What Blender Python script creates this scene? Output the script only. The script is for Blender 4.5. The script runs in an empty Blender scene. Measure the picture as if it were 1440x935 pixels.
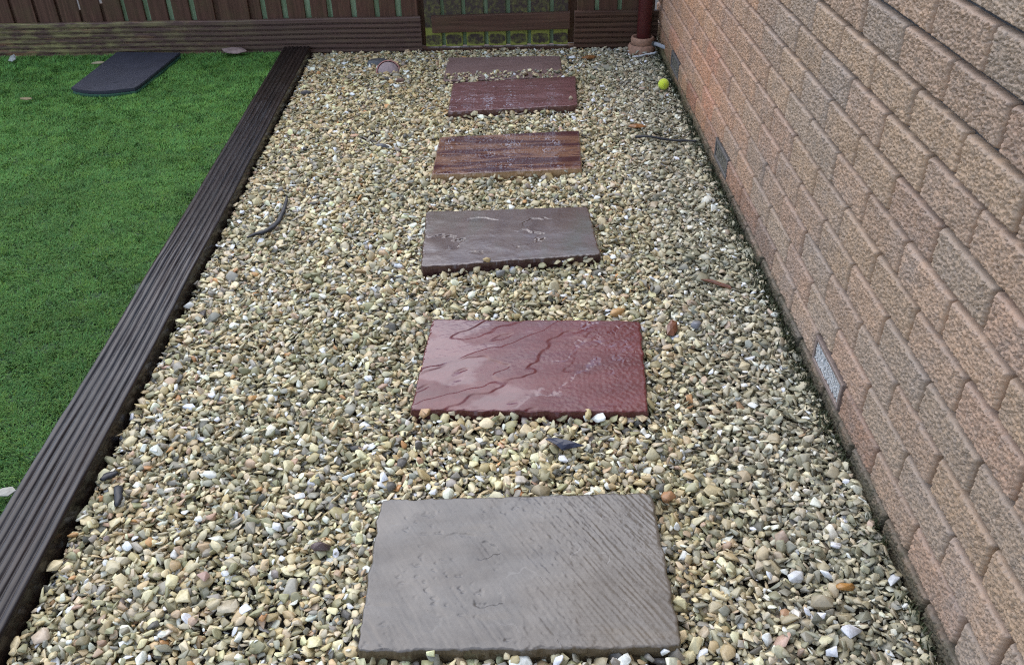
import bpy, bmesh, math, random
import numpy as np
from mathutils import Vector, Matrix, Euler

random.seed(7)
rng = np.random.default_rng(11)
scene = bpy.context.scene
COL = scene.collection

# ------------------------------------------------------------------ camera
CAM_H = 1.4445
cam_d = bpy.data.cameras.new('camera')
cam = bpy.data.objects.new('camera', cam_d)
COL.objects.link(cam)
cam_d.sensor_width = 36.0
cam_d.lens = 31.25
cam_d.clip_start = 0.02
cam_d.clip_end = 500
CR = Vector((0.99985304, -0.00406594, -0.0166545))
CU = Vector((0.01606021, 0.56202292, 0.82696572))
CF = Vector((-0.00599782, 0.82711166, -0.56200562))
m = Matrix.Identity(4)
for i in range(3):
    m[i][0] = CR[i]; m[i][1] = CU[i]; m[i][2] = -CF[i]
m[2][3] = CAM_H
cam.matrix_world = m
scene.camera = cam

# ------------------------------------------------------------------ sky, sun, exposure
SUN_EL, SUN_AZ = 54.0, 326.0          # very soft light of an overcast day, brighter ahead and to the left
world = bpy.data.worlds.new('World'); scene.world = world
world.use_nodes = True
wn = world.node_tree.nodes; wl = world.node_tree.links
wn.clear()
sky = wn.new('ShaderNodeTexSky'); sky.sky_type = 'NISHITA'; sky.sun_disc = False
sky.sun_elevation = math.radians(SUN_EL); sky.sun_rotation = math.radians(SUN_AZ)
sky.dust_density = 1.2; sky.air_density = 1.0; sky.ozone_density = 1.0
hs = wn.new('ShaderNodeHueSaturation'); hs.inputs['Saturation'].default_value = 1.0
bg = wn.new('ShaderNodeBackground'); bg.inputs['Strength'].default_value = 0.15
wo = wn.new('ShaderNodeOutputWorld')
veil = wn.new('ShaderNodeMix'); veil.data_type = 'RGBA'; veil.inputs[0].default_value = 0.42      # even bluish-white cloud layer over the whole sky
veil.inputs[7].default_value = (5.8, 6.7, 8.9, 1)
wl.new(sky.outputs[0], hs.inputs['Color']); wl.new(hs.outputs[0], veil.inputs[6]); wl.new(veil.outputs[2], bg.inputs[0]); wl.new(bg.outputs[0], wo.inputs[0])

sun_d = bpy.data.lights.new('sun', 'SUN'); sun_d.energy = 1.1; sun_d.angle = math.radians(60); sun_d.color = (1.0, 0.965, 0.93)
sun = bpy.data.objects.new('sun', sun_d); COL.objects.link(sun)
az = math.radians(SUN_AZ); el = math.radians(SUN_EL)
sdir = Vector((math.sin(az) * math.cos(el), math.cos(az) * math.cos(el), math.sin(el)))
sun.rotation_euler = sdir.to_track_quat('Z', 'Y').to_euler()
sun.location = (-3, -3, 6)
vs = scene.view_settings
vs.view_transform = 'Standard'; vs.look = 'None'; vs.gamma = 1.0; vs.exposure = 0.86
scene.cycles.use_denoising = False
scene.cycles.filter_width = 1.15
try: vs.use_curve_mapping = False
except Exception: pass

# ------------------------------------------------------------------ helpers
def tag(o, label=None, cat=None, group=None, kind=None):
    if label: o['label'] = label
    if cat: o['category'] = cat
    if group: o['group'] = group
    if kind: o['kind'] = kind
    return o

def link(o, parent=None):
    COL.objects.link(o)
    if parent is not None: o.parent = parent
    return o

def empty(name, loc=(0, 0, 0)):
    o = bpy.data.objects.new(name, None); o.empty_display_size = 0.05
    o.location = loc
    return link(o)

def mesh_np(name, V, Fc, smooth=False):
    """V (n,3), Fc list of faces or (m,k) array"""
    me = bpy.data.meshes.new(name)
    V = np.asarray(V, dtype=np.float32)
    if isinstance(Fc, np.ndarray):
        mf, k = Fc.shape
        me.vertices.add(len(V)); me.vertices.foreach_set('co', V.ravel())
        me.loops.add(mf * k); me.loops.foreach_set('vertex_index', Fc.astype(np.int32).ravel())
        me.polygons.add(mf)
        me.polygons.foreach_set('loop_start', np.arange(0, mf * k, k, dtype=np.int32))
        me.polygons.foreach_set('loop_total', np.full(mf, k, dtype=np.int32))
        me.update(calc_edges=True)
    else:
        me.from_pydata(V.tolist(), [], Fc); me.update()
    if smooth:
        me.polygons.foreach_set('use_smooth', np.ones(len(me.polygons), dtype=bool))
    return me

def obj(name, me, mat=None, parent=None, loc=None, rot=None, color=None):
    o = bpy.data.objects.new(name, me)
    if mat is not None and len(me.materials) == 0: me.materials.append(mat)
    link(o, parent)
    if loc is not None: o.location = loc
    if rot is not None: o.rotation_euler = rot
    if color is not None: o.color = (*color[:3], 1)
    return o

def bm_mesh(name, bm, smooth=False):
    me = bpy.data.meshes.new(name); bm.to_mesh(me); bm.free()
    if smooth: me.polygons.foreach_set('use_smooth', np.ones(len(me.polygons), dtype=bool))
    return me

_P = np.random.default_rng(5).permutation(512)
_P = np.concatenate([_P, _P, _P])
_G = np.stack([np.cos(np.linspace(0, 2 * np.pi, 32, endpoint=False)), np.sin(np.linspace(0, 2 * np.pi, 32, endpoint=False))], 1)
def pnoise(x, y, seed=0):
    x = np.asarray(x, float) + seed * 17.31; y = np.asarray(y, float) + seed * 9.77
    xi = np.floor(x).astype(int); yi = np.floor(y).astype(int)
    xf = x - xi; yf = y - yi
    u = xf * xf * xf * (xf * (xf * 6 - 15) + 10); v = yf * yf * yf * (yf * (yf * 6 - 15) + 10)
    def g(ix, iy, dx, dy):
        hsh = _P[(_P[ix & 511] + iy) & 511] & 31
        gg = _G[hsh]; return gg[..., 0] * dx + gg[..., 1] * dy
    a = g(xi, yi, xf, yf); b = g(xi + 1, yi, xf - 1, yf); c = g(xi, yi + 1, xf, yf - 1); d = g(xi + 1, yi + 1, xf - 1, yf - 1)
    return (a + (b - a) * u + (c - a) * v + (a - b - c + d) * u * v) * 1.4
def fbm(x, y, seed=0, octv=4):
    r = 0; a = 1; s = 1
    for i in range(octv):
        r = r + a * pnoise(np.asarray(x) * s, np.asarray(y) * s, seed + i * 3); a *= 0.5; s *= 2.03
    return r
def sstep(a, b, x):
    t = np.clip((x - a) / (b - a), 0, 1); return t * t * (3 - 2 * t)

# --- node material builder
class NM:
    def __init__(s, name):
        s.m = bpy.data.materials.new(name); s.m.use_nodes = True
        s.t = s.m.node_tree; s.n = s.t.nodes; s.l = s.t.links
        s.b = s.n['Principled BSDF']
    def node(s, typ, **kw):
        n = s.n.new(typ)
        for k, v in kw.items(): setattr(n, k, v)
        return n
    def set(s, sock, v):
        if hasattr(v, 'is_output') or isinstance(v, bpy.types.NodeSocket): s.l.new(v, sock)
        elif isinstance(v, (tuple, list)) and len(v) == 3 and sock.type == 'RGBA': sock.default_value = (*v, 1)
        else: sock.default_value = v
    def coord(s, which='Object', scale=(1, 1, 1)):
        tc = s.node('ShaderNodeTexCoord'); mp = s.node('ShaderNodeMapping')
        s.l.new(tc.outputs[which], mp.inputs[0]); mp.inputs['Scale'].default_value = scale
        return mp.outputs[0]
    def geo(s, scale=(1, 1, 1)):
        g = s.node('ShaderNodeNewGeometry'); mp = s.node('ShaderNodeMapping')
        s.l.new(g.outputs['Position'], mp.inputs[0]); mp.inputs['Scale'].default_value = scale
        return mp.outputs[0]
    def noise(s, vec, scale, detail=4, rough=0.55, dist=0.0):
        n = s.node('ShaderNodeTexNoise'); s.l.new(vec, n.inputs['Vector'])
        n.inputs['Scale'].default_value = scale; n.inputs['Detail'].default_value = detail
        n.inputs['Roughness'].default_value = rough; n.inputs['Distortion'].default_value = dist
        return n.outputs['Fac']
    def ramp(s, fac, stops, interp='LINEAR'):
        r = s.node('ShaderNodeValToRGB'); s.l.new(fac, r.inputs[0]); cr = r.color_ramp; cr.interpolation = interp
        while len(cr.elements) < len(stops): cr.elements.new(0.5)
        for e, (p, c) in zip(cr.elements, stops):
            e.position = p; e.color = (*c, 1) if isinstance(c, (tuple, list)) else (c, c, c, 1)
        return r.outputs[0]
    def mix(s, fac, a, b, typ='MIX'):
        n = s.node('ShaderNodeMix', data_type='RGBA', blend_type=typ)
        s.set(n.inputs[0], fac); s.set(n.inputs[6], a); s.set(n.inputs[7], b); return n.outputs[2]
    def math(s, op, a, b=0.0, c=None):
        n = s.node('ShaderNodeMath', operation=op); s.set(n.inputs[0], a); s.set(n.inputs[1], b)
        if c is not None: s.set(n.inputs[2], c)
        return n.outputs[0]
    def maprange(s, v, a, b, c=0.0, d=1.0):
        n = s.node('ShaderNodeMapRange'); s.set(n.inputs[0], v)
        for i, q in enumerate((a, b, c, d)): n.inputs[i + 1].default_value = q
        return n.outputs[0]
    def sep(s, vec):
        n = s.node('ShaderNodeSeparateXYZ'); s.l.new(vec, n.inputs[0]); return n.outputs
    def attr(s, name, typ='GEOMETRY'):
        n = s.node('ShaderNodeAttribute', attribute_name=name, attribute_type=typ); return n
    def objcol(s):
        return s.node('ShaderNodeObjectInfo').outputs['Color']
    def bump(s, h, strength=0.3, dist=0.002):
        n = s.node('ShaderNodeBump'); s.set(n.inputs['Height'], h)
        n.inputs['Strength'].default_value = strength; n.inputs['Distance'].default_value = dist
        s.l.new(n.outputs[0], s.b.inputs['Normal'])
    def out(s, col=None, rough=None, **kw):
        if col is not None: s.set(s.b.inputs['Base Color'], col)
        if rough is not None: s.set(s.b.inputs['Roughness'], rough)
        for k, v in kw.items(): s.set(s.b.inputs[k.replace('_', ' ')], v)
        return s.m

def mat_plain(name, col, rough=0.5, var=0.25, nscale=60, bump=0.2, bdist=0.001, **kw):
    M = NM(name); c = M.coord('Object')
    n = M.noise(c, nscale, 5, 0.6)
    lo = tuple(x * (1 - var) for x in col); hi = tuple(min(1, x * (1 + var)) for x in col)
    if bump: M.bump(n, bump, bdist)
    return M.out(M.ramp(n, [(0.3, lo), (0.7, hi)]), rough, **kw)

# ------------------------------------------------------------------ materials
def make_brick_mat():
    M = NM('rock_face_brick')
    oi = M.objcol(); g = M.geo(); c = M.coord('Object')
    n1 = M.noise(g, 38, 5, 0.65); n2 = M.noise(g, 150, 4, 0.65); n3 = M.noise(g, 7, 3, 0.5)
    col = M.mix(M.ramp(n1, [(0.3, 0.0), (0.7, 1.0)]), M.mix(0.5, oi, (0.19, 0.165, 0.14), 'MIX'), oi)
    col = M.mix(M.ramp(n2, [(0.35, 0.0), (0.75, 0.55)]), col, M.mix(0.5, oi, (0.42, 0.34, 0.25)))
    # speckles of dark and pale aggregate
    n4 = M.noise(g, 420, 2, 0.5)
    col = M.mix(M.ramp(n4, [(0.60, 0.0), (0.72, 0.45)]), col, (0.085, 0.072, 0.062))
    n5 = M.noise(g, 350, 2, 0.5)
    col = M.mix(M.ramp(n5, [(0.62, 0.0), (0.74, 0.5)]), col, (0.55, 0.48, 0.38))
    # bluish grey bloom in patches
    col = M.mix(M.ramp(n3, [(0.52, 0.0), (0.75, 0.25)]), col, (0.27, 0.255, 0.24))
    col = M.mix(M.math('MULTIPLY', M.attr('smear').outputs['Fac'], 0.15), col, M.mix(n2, (0.17, 0.17, 0.175), (0.27, 0.265, 0.265)))
    # splash stains and algae near the gravel, with their own ragged edge
    z = M.sep(g)[2]
    st = M.math('ADD', M.maprange(z, 0.005, 0.075, 1.0, 0.0), M.math('MULTIPLY', M.math('SUBTRACT', M.noise(g, 22, 5, 0.7), 0.5), 1.7))
    st = M.ramp(st, [(0.25, 0.0), (0.8, 0.85)])
    col = M.mix(st, col, M.mix(M.noise(g, 60, 3), (0.035, 0.03, 0.022), (0.09, 0.085, 0.04)))
    # moss tint at the far low end
    y = M.sep(g)[1]
    ms = M.math('MULTIPLY', M.maprange(y, 3.2, 4.7, 0.0, 1.0), M.maprange(z, 0.05, 0.20, 1.0, 0.0))
    ms = M.math('MULTIPLY', ms, M.ramp(M.noise(g, 14, 4, 0.6), [(0.35, 0.2), (0.65, 1.0)]))
    col = M.mix(ms, col, (0.15, 0.125, 0.05))
    M.bump(M.math('ADD', n2, M.math('MULTIPLY', n4, 0.5)), 0.55, 0.002)
    return M.out(col, M.ramp(n1, [(0.3, 0.62), (0.7, 0.8)]))
MAT_BRICK = make_brick_mat()

def make_mortar():
    M = NM('grey_mortar'); g = M.geo()
    n = M.noise(g, 90, 5, 0.65); n2 = M.noise(g, 9, 3)
    col = M.ramp(n, [(0.3, (0.03, 0.03, 0.031)), (0.7, (0.08, 0.08, 0.08))])
    z = M.sep(g)[2]
    st = M.math('ADD', M.maprange(z, 0.02, 0.16, 1.0, 0.0), M.math('MULTIPLY', M.math('SUBTRACT', n2, 0.5), 1.5))
    col = M.mix(M.ramp(st, [(0.3, 0.0), (0.8, 0.9)]), col, (0.028, 0.028, 0.018))
    M.bump(n, 0.6, 0.003)
    return M.out(col, 0.8)
MAT_MORTAR = make_mortar()

def make_wood(name, dark, light, axis, rough=(0.25, 0.5), algae=0.0, coat=0.0):
    """stained timber, grain along the given local axis"""
    M = NM(name)
    sc = [42, 42, 42]; sc[axis] = 1.6
    c = M.coord('Object', tuple(sc)); g = M.geo()
    oi = M.node('ShaderNodeObjectInfo')
    sh = M.node('ShaderNodeVectorMath', operation='ADD'); M.l.new(c, sh.inputs[0])
    sc2 = M.node('ShaderNodeVectorMath', operation='SCALE'); M.l.new(oi.outputs['Location'], sc2.inputs[0]); sc2.inputs['Scale'].default_value = 13.0
    M.l.new(sc2.outputs[0], sh.inputs[1])
    n = M.noise(sh.outputs[0], 1.5, 6, 0.62, 0.4); n2 = M.noise(g, 6.0, 5, 0.6); n3 = M.noise(sh.outputs[0], 6, 3, 0.6)
    col = M.mix(M.ramp(n, [(0.3, 0.0), (0.72, 1.0)]), dark, light)
    col = M.mix(M.ramp(n3, [(0.62, 0.0), (0.8, 0.55)]), col, tuple(min(1, x * 2.4) for x in light))
    if algae:
        a = M.ramp(M.noise(g, 9, 5, 0.65), [(0.5 - algae * 0.3, 0.0), (0.72, algae)])
        col = M.mix(a, col, M.mix(n3, (0.05, 0.085, 0.02), (0.13, 0.15, 0.045)))
    M.bump(M.math('ADD', n, M.math('MULTIPLY', n3, 0.4)), 0.5, 0.0025)
    r = M.maprange(n2, 0.3, 0.7, rough[0], rough[1])
    return M.out(col, r, Coat_Weight=coat, Coat_Roughness=0.10, Coat_IOR=1.5, IOR=1.4, Specular_IOR_Level=0.28)
MAT_EDGE = make_wood('wet_stained_timber', (0.006, 0.0042, 0.0036), (0.030, 0.018, 0.013), 1, (0.25, 0.5), 0.0, 0.25)
MAT_PALE = make_wood('brown_fence_stain', (0.058, 0.028, 0.017), (0.135, 0.066, 0.042), 2, (0.5, 0.75), 0.18)
MAT_RAIL = make_wood('brown_rail_stain', (0.058, 0.029, 0.018), (0.135, 0.070, 0.045), 0, (0.5, 0.75), 0.12)
MAT_BACK = make_wood('algae_green_boards', (0.12, 0.17, 0.08), (0.31, 0.40, 0.24), 2, (0.6, 0.85), 0.3)

def make_gate_pale():
    M = NM('gate_boards_with_algae'); c = M.coord('Object'); g = M.geo()
    s = M.sep(c)
    n = M.noise(M.coord('Object', (40, 40, 2)), 1.6, 5, 0.6); n2 = M.noise(g, 45, 6, 0.7)
    base = M.mix(n, (0.022, 0.015, 0.011), (0.065, 0.038, 0.028))
    u = M.math('POWER', M.math('ABSOLUTE', M.math('DIVIDE', s[0], 0.043)), 4.0)
    v = M.math('POWER', M.math('ABSOLUTE', M.math('DIVIDE', M.math('SUBTRACT', s[2], 0.036), 0.027)), 4.0)
    d = M.math('ADD', M.math('ADD', u, v), M.math('MULTIPLY', M.math('SUBTRACT', n2, 0.5), 3.2))
    low = M.math('MULTIPLY', M.ramp(M.math('MULTIPLY', d, 0.5), [(0.2, 0.0), (0.7, 0.95)]), M.maprange(s[2], 0.095, 0.105, 1.0, 0.0))
    hi = M.math('MULTIPLY', M.maprange(s[2], 0.1, 0.42, 0.55, 0.0), M.ramp(n2, [(0.45, 0.0), (0.7, 1.0)]))
    a = M.math('MAXIMUM', low, hi)
    col = M.mix(a, base, M.mix(n2, (0.15, 0.17, 0.02), (0.40, 0.41, 0.075)))
    M.bump(n, 0.4, 0.002)
    return M.out(col, 0.6)
MAT_GATE = make_gate_pale()

def make_gravel_board():
    M = NM('reeded_board_with_lichen'); g = M.geo()
    c = M.coord('Object', (1.5, 40, 40))
    n = M.noise(c, 1.6, 6, 0.62, 0.3); n2 = M.noise(g, 12, 5, 0.65); n3 = M.noise(M.geo((6, 20, 26)), 1.6, 5, 0.7)
    col = M.mix(n, (0.055, 0.027, 0.019), (0.13, 0.068, 0.047))
    x = M.sep(g)[0]
    left = M.maprange(x, -2.5, -1.3, 0.85, 0.0)
    li = M.math('MULTIPLY', M.ramp(M.math('ADD', n3, M.math('MULTIPLY', n2, 0.35)), [(0.60, 0.0), (0.82, 0.9)]), M.math('ADD', M.math('MULTIPLY', left, 0.9), 0.10))
    col = M.mix(li, col, M.mix(n2, (0.17, 0.16, 0.045), (0.38, 0.33, 0.12)))
    bare = M.math('MULTIPLY', M.ramp(M.noise(M.geo((3, 10, 14)), 2.1, 4, 0.6), [(0.56, 0.0), (0.68, 0.9)]), left)
    col = M.mix(bare, col, M.mix(n, (0.20, 0.095, 0.045), (0.38, 0.20, 0.10)))
    M.bump(n, 0.5, 0.0025)
    return M.out(col, 0.62)
MAT_GBOARD = make_gravel_board()

def make_gravel_mat(name, inst=True):
    M = NM(name)
    if inst:
        a = M.attr('col', 'INSTANCER'); base = a.outputs['Color']; rnd = a.outputs['Alpha']
    else:
        oi = M.node('ShaderNodeObjectInfo'); base = oi.outputs['Color']
    c = M.coord('Object'); oi2 = M.node('ShaderNodeObjectInfo')
    sh = M.node('ShaderNodeVectorMath', operation='ADD'); M.l.new(c, sh.inputs[0]); M.l.new(oi2.outputs['Random'], sh.inputs[1])
    v = sh.outputs[0]
    g = M.geo()
    n = M.noise(g, 130, 4, 0.65); n2 = M.noise(g, 420, 3, 0.6)
    col = M.mix(M.ramp(n, [(0.36, 0.45), (0.6, 0.0)]), base, M.mix(0.6, base, (0.10, 0.095, 0.065)))
    col = M.mix(M.ramp(n2, [(0.58, 0.0), (0.75, 0.35)]), col, (0.6, 0.56, 0.47))
    M.bump(M.math('ADD', n, M.math('MULTIPLY', n2, 0.5)), 0.35, 0.0015)
    return M.out(col, M.maprange(n, 0.3, 0.7, 0.34, 0.62))
MAT_GRAVEL = make_gravel_mat('damp_gravel_stone')
MAT_STONE = make_gravel_mat('damp_loose_stone', False)

# ------------------------------------------------------------------ the ground
def make_soil():
    M = NM('dark_soil'); g = M.geo(); n = M.noise(g, 40, 6, 0.65)
    M.bump(n, 0.8, 0.01)
    return M.out(M.ramp(n, [(0.3, (0.022, 0.019, 0.014)), (0.7, (0.07, 0.06, 0.045))]), 0.85)
MAT_SOIL = make_soil()
gs = 120.0
me = mesh_np('ground', [(-gs, -gs, -0.06), (gs, -gs, -0.06), (gs, gs, -0.06), (-gs, gs, -0.06)], [(0, 1, 2, 3)])
tag(obj('ground', me, MAT_SOIL), 'dark damp soil beneath the gravel and lawn', kind='structure')

# ------------------------------------------------------------------ the brick wall
S = 0.225; WX = 0.7843; HCOURSE = 0.09096; Z0 = 1.0388; Y0 = 1.12978
WALL_END, WALL_START, WALL_TOP = 4.955, -1.4, 2.42
BW, BH = S - 0.0080, HCOURSE - 0.0125
def brick_mesh(seed, ny, nz, w=BW, h=BH):
    """rock-faced block: front towards -x, pitched lumps inside a narrow worn margin"""
    ys = np.linspace(-w / 2, w / 2, ny + 1); zs = np.linspace(-h / 2, h / 2, nz + 1)
    Y, Z = np.meshgrid(ys, zs, indexing='ij')
    e = np.minimum(w / 2 - np.abs(Y), h / 2 - np.abs(Z))
    wob = 0.0016 * fbm(Y * 60, Z * 60, seed + 2, 2)
    ey = w / 2 - np.abs(Y); ez = h / 2 - np.abs(Z)
    q1 = np.clip((ey + wob) / 0.0055, 0, 1); q2 = np.clip((ez + wob) / 0.0035, 0, 1)
    rnd = 2.4 * (1 - np.sqrt(np.clip(1 - (1 - q1) ** 2, 0, 1))) + (1 - np.sqrt(np.clip(1 - (1 - q2) ** 2, 0, 1)))
    inner = sstep(0.0015, 0.0068, ey + 0.002 * fbm(Y * 90, Z * 90, seed + 19, 2)) * sstep(-0.001, 0.004, ez)
    wx = Y + 0.004 * fbm(Y * 70, Z * 70, seed + 11, 2); wz = Z + 0.003 * fbm(Y * 70, Z * 70, seed + 13, 2)
    r1 = 1 - np.abs(fbm(wx * 92, wz * 150, seed, 3)) * 1.9           # worm-like crests
    r2 = fbm(wx * 150, wz * 210, seed + 5, 2)
    big = fbm(Y * 16, Z * 24, seed + 7, 2)
    X = np.minimum(rnd * 0.0036, 0.0115) - inner * (0.0056 * r1 + 0.0020 * r2 + 0.0008 * big) + 0.001
    corner = ((np.abs(Y) > w / 2 - 1e-6) | (np.abs(Z) > h / 2 - 1e-6))
    V = np.stack([X, Y, Z], -1).reshape(-1, 3)
    idx = np.arange((ny + 1) * (nz + 1)).reshape(ny + 1, nz + 1)
    F = np.stack([idx[:-1, :-1], idx[:-1, 1:], idx[1:, 1:], idx[1:, :-1]], -1).reshape(-1, 4)
    loop = np.concatenate([idx[:, 0], idx[-1, 1:], idx[-2::-1, -1], idx[0, -2:0:-1]])
    L = len(loop); back = V[loop].copy(); back[:, 0] = 0.03
    b0 = len(V); V = np.concatenate([V, back])
    nx = np.roll(np.arange(L), -1)
    F2 = np.stack([loop, loop[nx], b0 + nx, b0 + np.arange(L)], -1)
    F = np.concatenate([F, F2[:, ::1]])
    me = mesh_np('brick', V, F, True)
    sm = np.clip(1 - sstep(0.002, 0.0075, h / 2 - Z + 0.002 * fbm(Y * 40, Z * 40, seed + 29, 2)), 0, 1)        # mortar smeared along the top arris
    sm = np.concatenate([sm.ravel(), np.zeros(len(V) - sm.size)])
    at = me.attributes.new('smear', 'FLOAT', 'POINT'); at.data.foreach_set('value', sm.astype(np.float32))
    me.materials.append(MAT_BRICK)
    return me
NVAR = 12
BRICKS = [brick_mesh(100 + i * 23, 92, 36) for i in range(NVAR)]
BRICKS_LO = [brick_mesh(100 + i * 23, 20, 8) for i in range(3)]

wall = empty('brick_wall', (WX, (WALL_START + WALL_END) / 2, 0))
tag(wall, 'house wall of rough rock-faced buff and pink bricks beside the gravel', 'wall', kind='thing')
WB = Vector(wall.location)
def to_px(x, y, z):
    p = Vector((x, y, z - CAM_H)); d = p.dot(CF)
    if d < 0.05: return None
    return 720 + 1250 * p.dot(CR) / d, 467.5 - 1250 * p.dot(CU) / d
def brick_colour(y, z, ci):
    far = float(sstep(2.3, 3.9, y))
    pal_n = [(0.33, 0.235, 0.165), (0.29, 0.215, 0.16), (0.265, 0.235, 0.19), (0.30, 0.20, 0.15), (0.235, 0.215, 0.185), (0.33, 0.25, 0.165)]
    pal_f = [(0.47, 0.235, 0.125), (0.48, 0.27, 0.14), (0.42, 0.245, 0.14), (0.45, 0.19, 0.105)]
    a = np.array(random.choice(pal_n)); b = np.array(random.choice(pal_f))
    t = far * random.uniform(0.55, 1.0)
    a = a * 0.5 + 0.5 * np.array((0.315, 0.225, 0.155)); b = b * 0.6 + 0.4 * np.array((0.45, 0.245, 0.14))
    c = a * (1 - t) + b * t
    if ci == 10 and random.random() < 0.7: c = c * np.array((0.72, 0.62, 0.60))
    if ci >= 11: c = c * np.array((0.6, 0.56, 0.5))
    return c * random.uniform(1.20, 1.45) * np.array((1.13, 1.0, 0.86))
VENTS = {1.692: 'pale', 3.042: 'grey', 4.167: 'grey'}
rest_V, rest_F, off = [], [], 0
n_bricks = 0
lo_data = []
for mlo in BRICKS_LO:
    v = np.empty(len(mlo.vertices) * 3, np.float32); mlo.vertices.foreach_get('co', v)
    f = np.empty(len(mlo.loops), np.int32); mlo.loops.foreach_get('vertex_index', f)
    lo_data.append((v.reshape(-1, 3), f.reshape(-1, 4)))
for ci in range(-16, 13):
    zc = Z0 - (ci + 0.5) * HCOURSE
    if zc + HCOURSE / 2 > WALL_TOP: continue
    halfshift = 0.5 if ci % 2 == 0 else 0.0
    for j in range(-22, 14):
        k = j + halfshift
        ya = Y0 - k * S; yb = ya + S
        # small laying tolerance of each perpend
        a, b = max(ya, WALL_START), min(yb, WALL_END)
        if b - a < 0.03: continue
        yc = (a + b) / 2; fr = (b - a - (S - BW)) / BW
        inview = False
        for yy in (a, yc, b):
            for zz in (zc - 0.045, zc + 0.045):
                q = to_px(WX, yy, zz)
                if q and -60 < q[0] < 1500 and -60 < q[1] < 995 and zz > -0.05: inview = True
        if ci == 10:
            vv = [q for q in VENTS if abs(q - ya) < 0.03]
            if vv: continue
        if inview:
            o = obj('brick', random.choice(BRICKS), None, wall,
                    Vector((WX + random.uniform(-0.0012, 0.0018), yc + random.uniform(-0.0015, 0.0015), zc + random.uniform(-0.001, 0.001))) - WB,
                    (random.uniform(-.004, .004), random.uniform(-.012, .012), random.uniform(-.006, .006)),
                    brick_colour(yc, zc, ci))
            o.scale = (1, fr * random.uniform(0.992, 1.004), random.choice((1, -1)) if False else 1)
            n_bricks += 1
        else:
            v, f = random.choice(lo_data)
            vv = v.copy(); vv[:, 1] = vv[:, 1] * fr + yc - WB.y; vv[:, 2] += zc
            rest_V.append(vv); rest_F.append(f + off); off += len(vv)
o = obj('brickwork', mesh_np('brickwork', np.concatenate(rest_V), np.concatenate(rest_F), True), MAT_BRICK, wall, color=(0.29, 0.225, 0.17))
o['kind'] = 'stuff'
# mortar body behind the bricks
def box_v(x0, x1, y0, y1, z0, z1):
    V = [(x0, y0, z0), (x1, y0, z0), (x1, y1, z0), (x0, y1, z0), (x0, y0, z1), (x1, y0, z1), (x1, y1, z1), (x0, y1, z1)]
    F = [(0, 3, 2, 1), (4, 5, 6, 7), (0, 1, 5, 4), (1, 2, 6, 5), (2, 3, 7, 6), (3, 0, 4, 7)]
    return V, F
V, F = box_v(0.0190, 0.24, WALL_START - WB.y + 0.004, WALL_END - WB.y - 0.004, -0.2, WALL_TOP)
obj('mortar', mesh_np('mortar', V, F), MAT_MORTAR, wall)

def rounded_box(name, sx, sy, sz, bev=0.003, seg=2, center=(0, 0, 0)):
    bm = bmesh.new(); bmesh.ops.create_cube(bm, size=1)
    bmesh.ops.scale(bm, vec=(sx, sy, sz), verts=bm.verts)
    bmesh.ops.translate(bm, vec=center, verts=bm.verts)
    if bev: bmesh.ops.bevel(bm, geom=bm.edges[:], offset=bev, segments=seg, affect='EDGES', profile=0.6)
    return bm

# air bricks: a raised rim round a pitted grille
def airbrick(ya, kind):
    yc = ya + S / 2; zc = Z0 - 10.5 * HCOURSE
    rimc = (0.22, 0.165, 0.135) if kind == 'pale' else (0.12, 0.11, 0.10)
    mat_r = mat_plain('air_brick_rim_' + kind, rimc, 0.7, 0.3, 90, 0.5, 0.001)
    mat_g = mat_plain('air_brick_grille_' + kind, (0.50, 0.50, 0.48) if kind == 'pale' else (0.17, 0.155, 0.12), 0.6, 0.45, 160, 0.6, 0.002)
    bm = bmesh.new()
    w, h, rw = BW, BH, 0.011
    for (cy, cz, sy, sz) in ((0, h / 2 - rw / 2, w, rw), (0, -h / 2 + rw / 2, w, rw), (w / 2 - rw / 2, 0, rw, h - 2 * rw + .002), (-w / 2 + rw / 2, 0, rw, h - 2 * rw + .002)):
        r = bmesh.ops.create_cube(bm, size=1); vs_ = r['verts']
        bmesh.ops.scale(bm, vec=(0.03, sy, sz), verts=vs_); bmesh.ops.translate(bm, vec=(0.012, cy, cz), verts=vs_)
    bmesh.ops.bevel(bm, geom=bm.edges[:], offset=0.0015, segments=1, affect='EDGES')
    ab = obj('air_brick', bm_mesh('air_brick', bm), mat_r, wall, Vector((WX - 0.001, yc, zc)) - WB)
    ab['label'] = 'pale grey pitted air brick in a brown rim' if kind == 'pale' else 'weathered grey air brick low in the wall'
    bm = bmesh.new()
    r = bmesh.ops.create_cube(bm, size=1); bmesh.ops.scale(bm, vec=(0.02, w - 2 * rw, h - 2 * rw), verts=r['verts']); bmesh.ops.translate(bm, vec=(0.014, 0, 0), verts=r['verts'])
    ny, nz = 18, 6
    for iy in range(ny):
        for iz in range(nz):
            if random.random() < 0.12: continue
            cy = (iy + 0.5) / ny * (w - 2 * rw) - (w - 2 * rw) / 2; cz = (iz + 0.5) / nz * (h - 2 * rw) - (h - 2 * rw) / 2
            r = bmesh.ops.create_cube(bm, size=1)
            bmesh.ops.scale(bm, vec=(0.004 + random.random() * 0.003, (w - 2 * rw) / ny * random.uniform(.5, .8), (h - 2 * rw) / nz * random.uniform(.5, .8)), verts=r['verts'])
            bmesh.ops.rotate(bm, cent=(0, 0, 0), matrix=Matrix.Rotation(random.uniform(-.5, .5), 3, 'X'), verts=r['verts'])
            bmesh.ops.translate(bm, vec=(0.003, cy, cz), verts=r['verts'])
    obj('grille', bm_mesh('grille', bm), mat_g, ab)
for ya, kd in VENTS.items(): airbrick(ya, kd)

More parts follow.
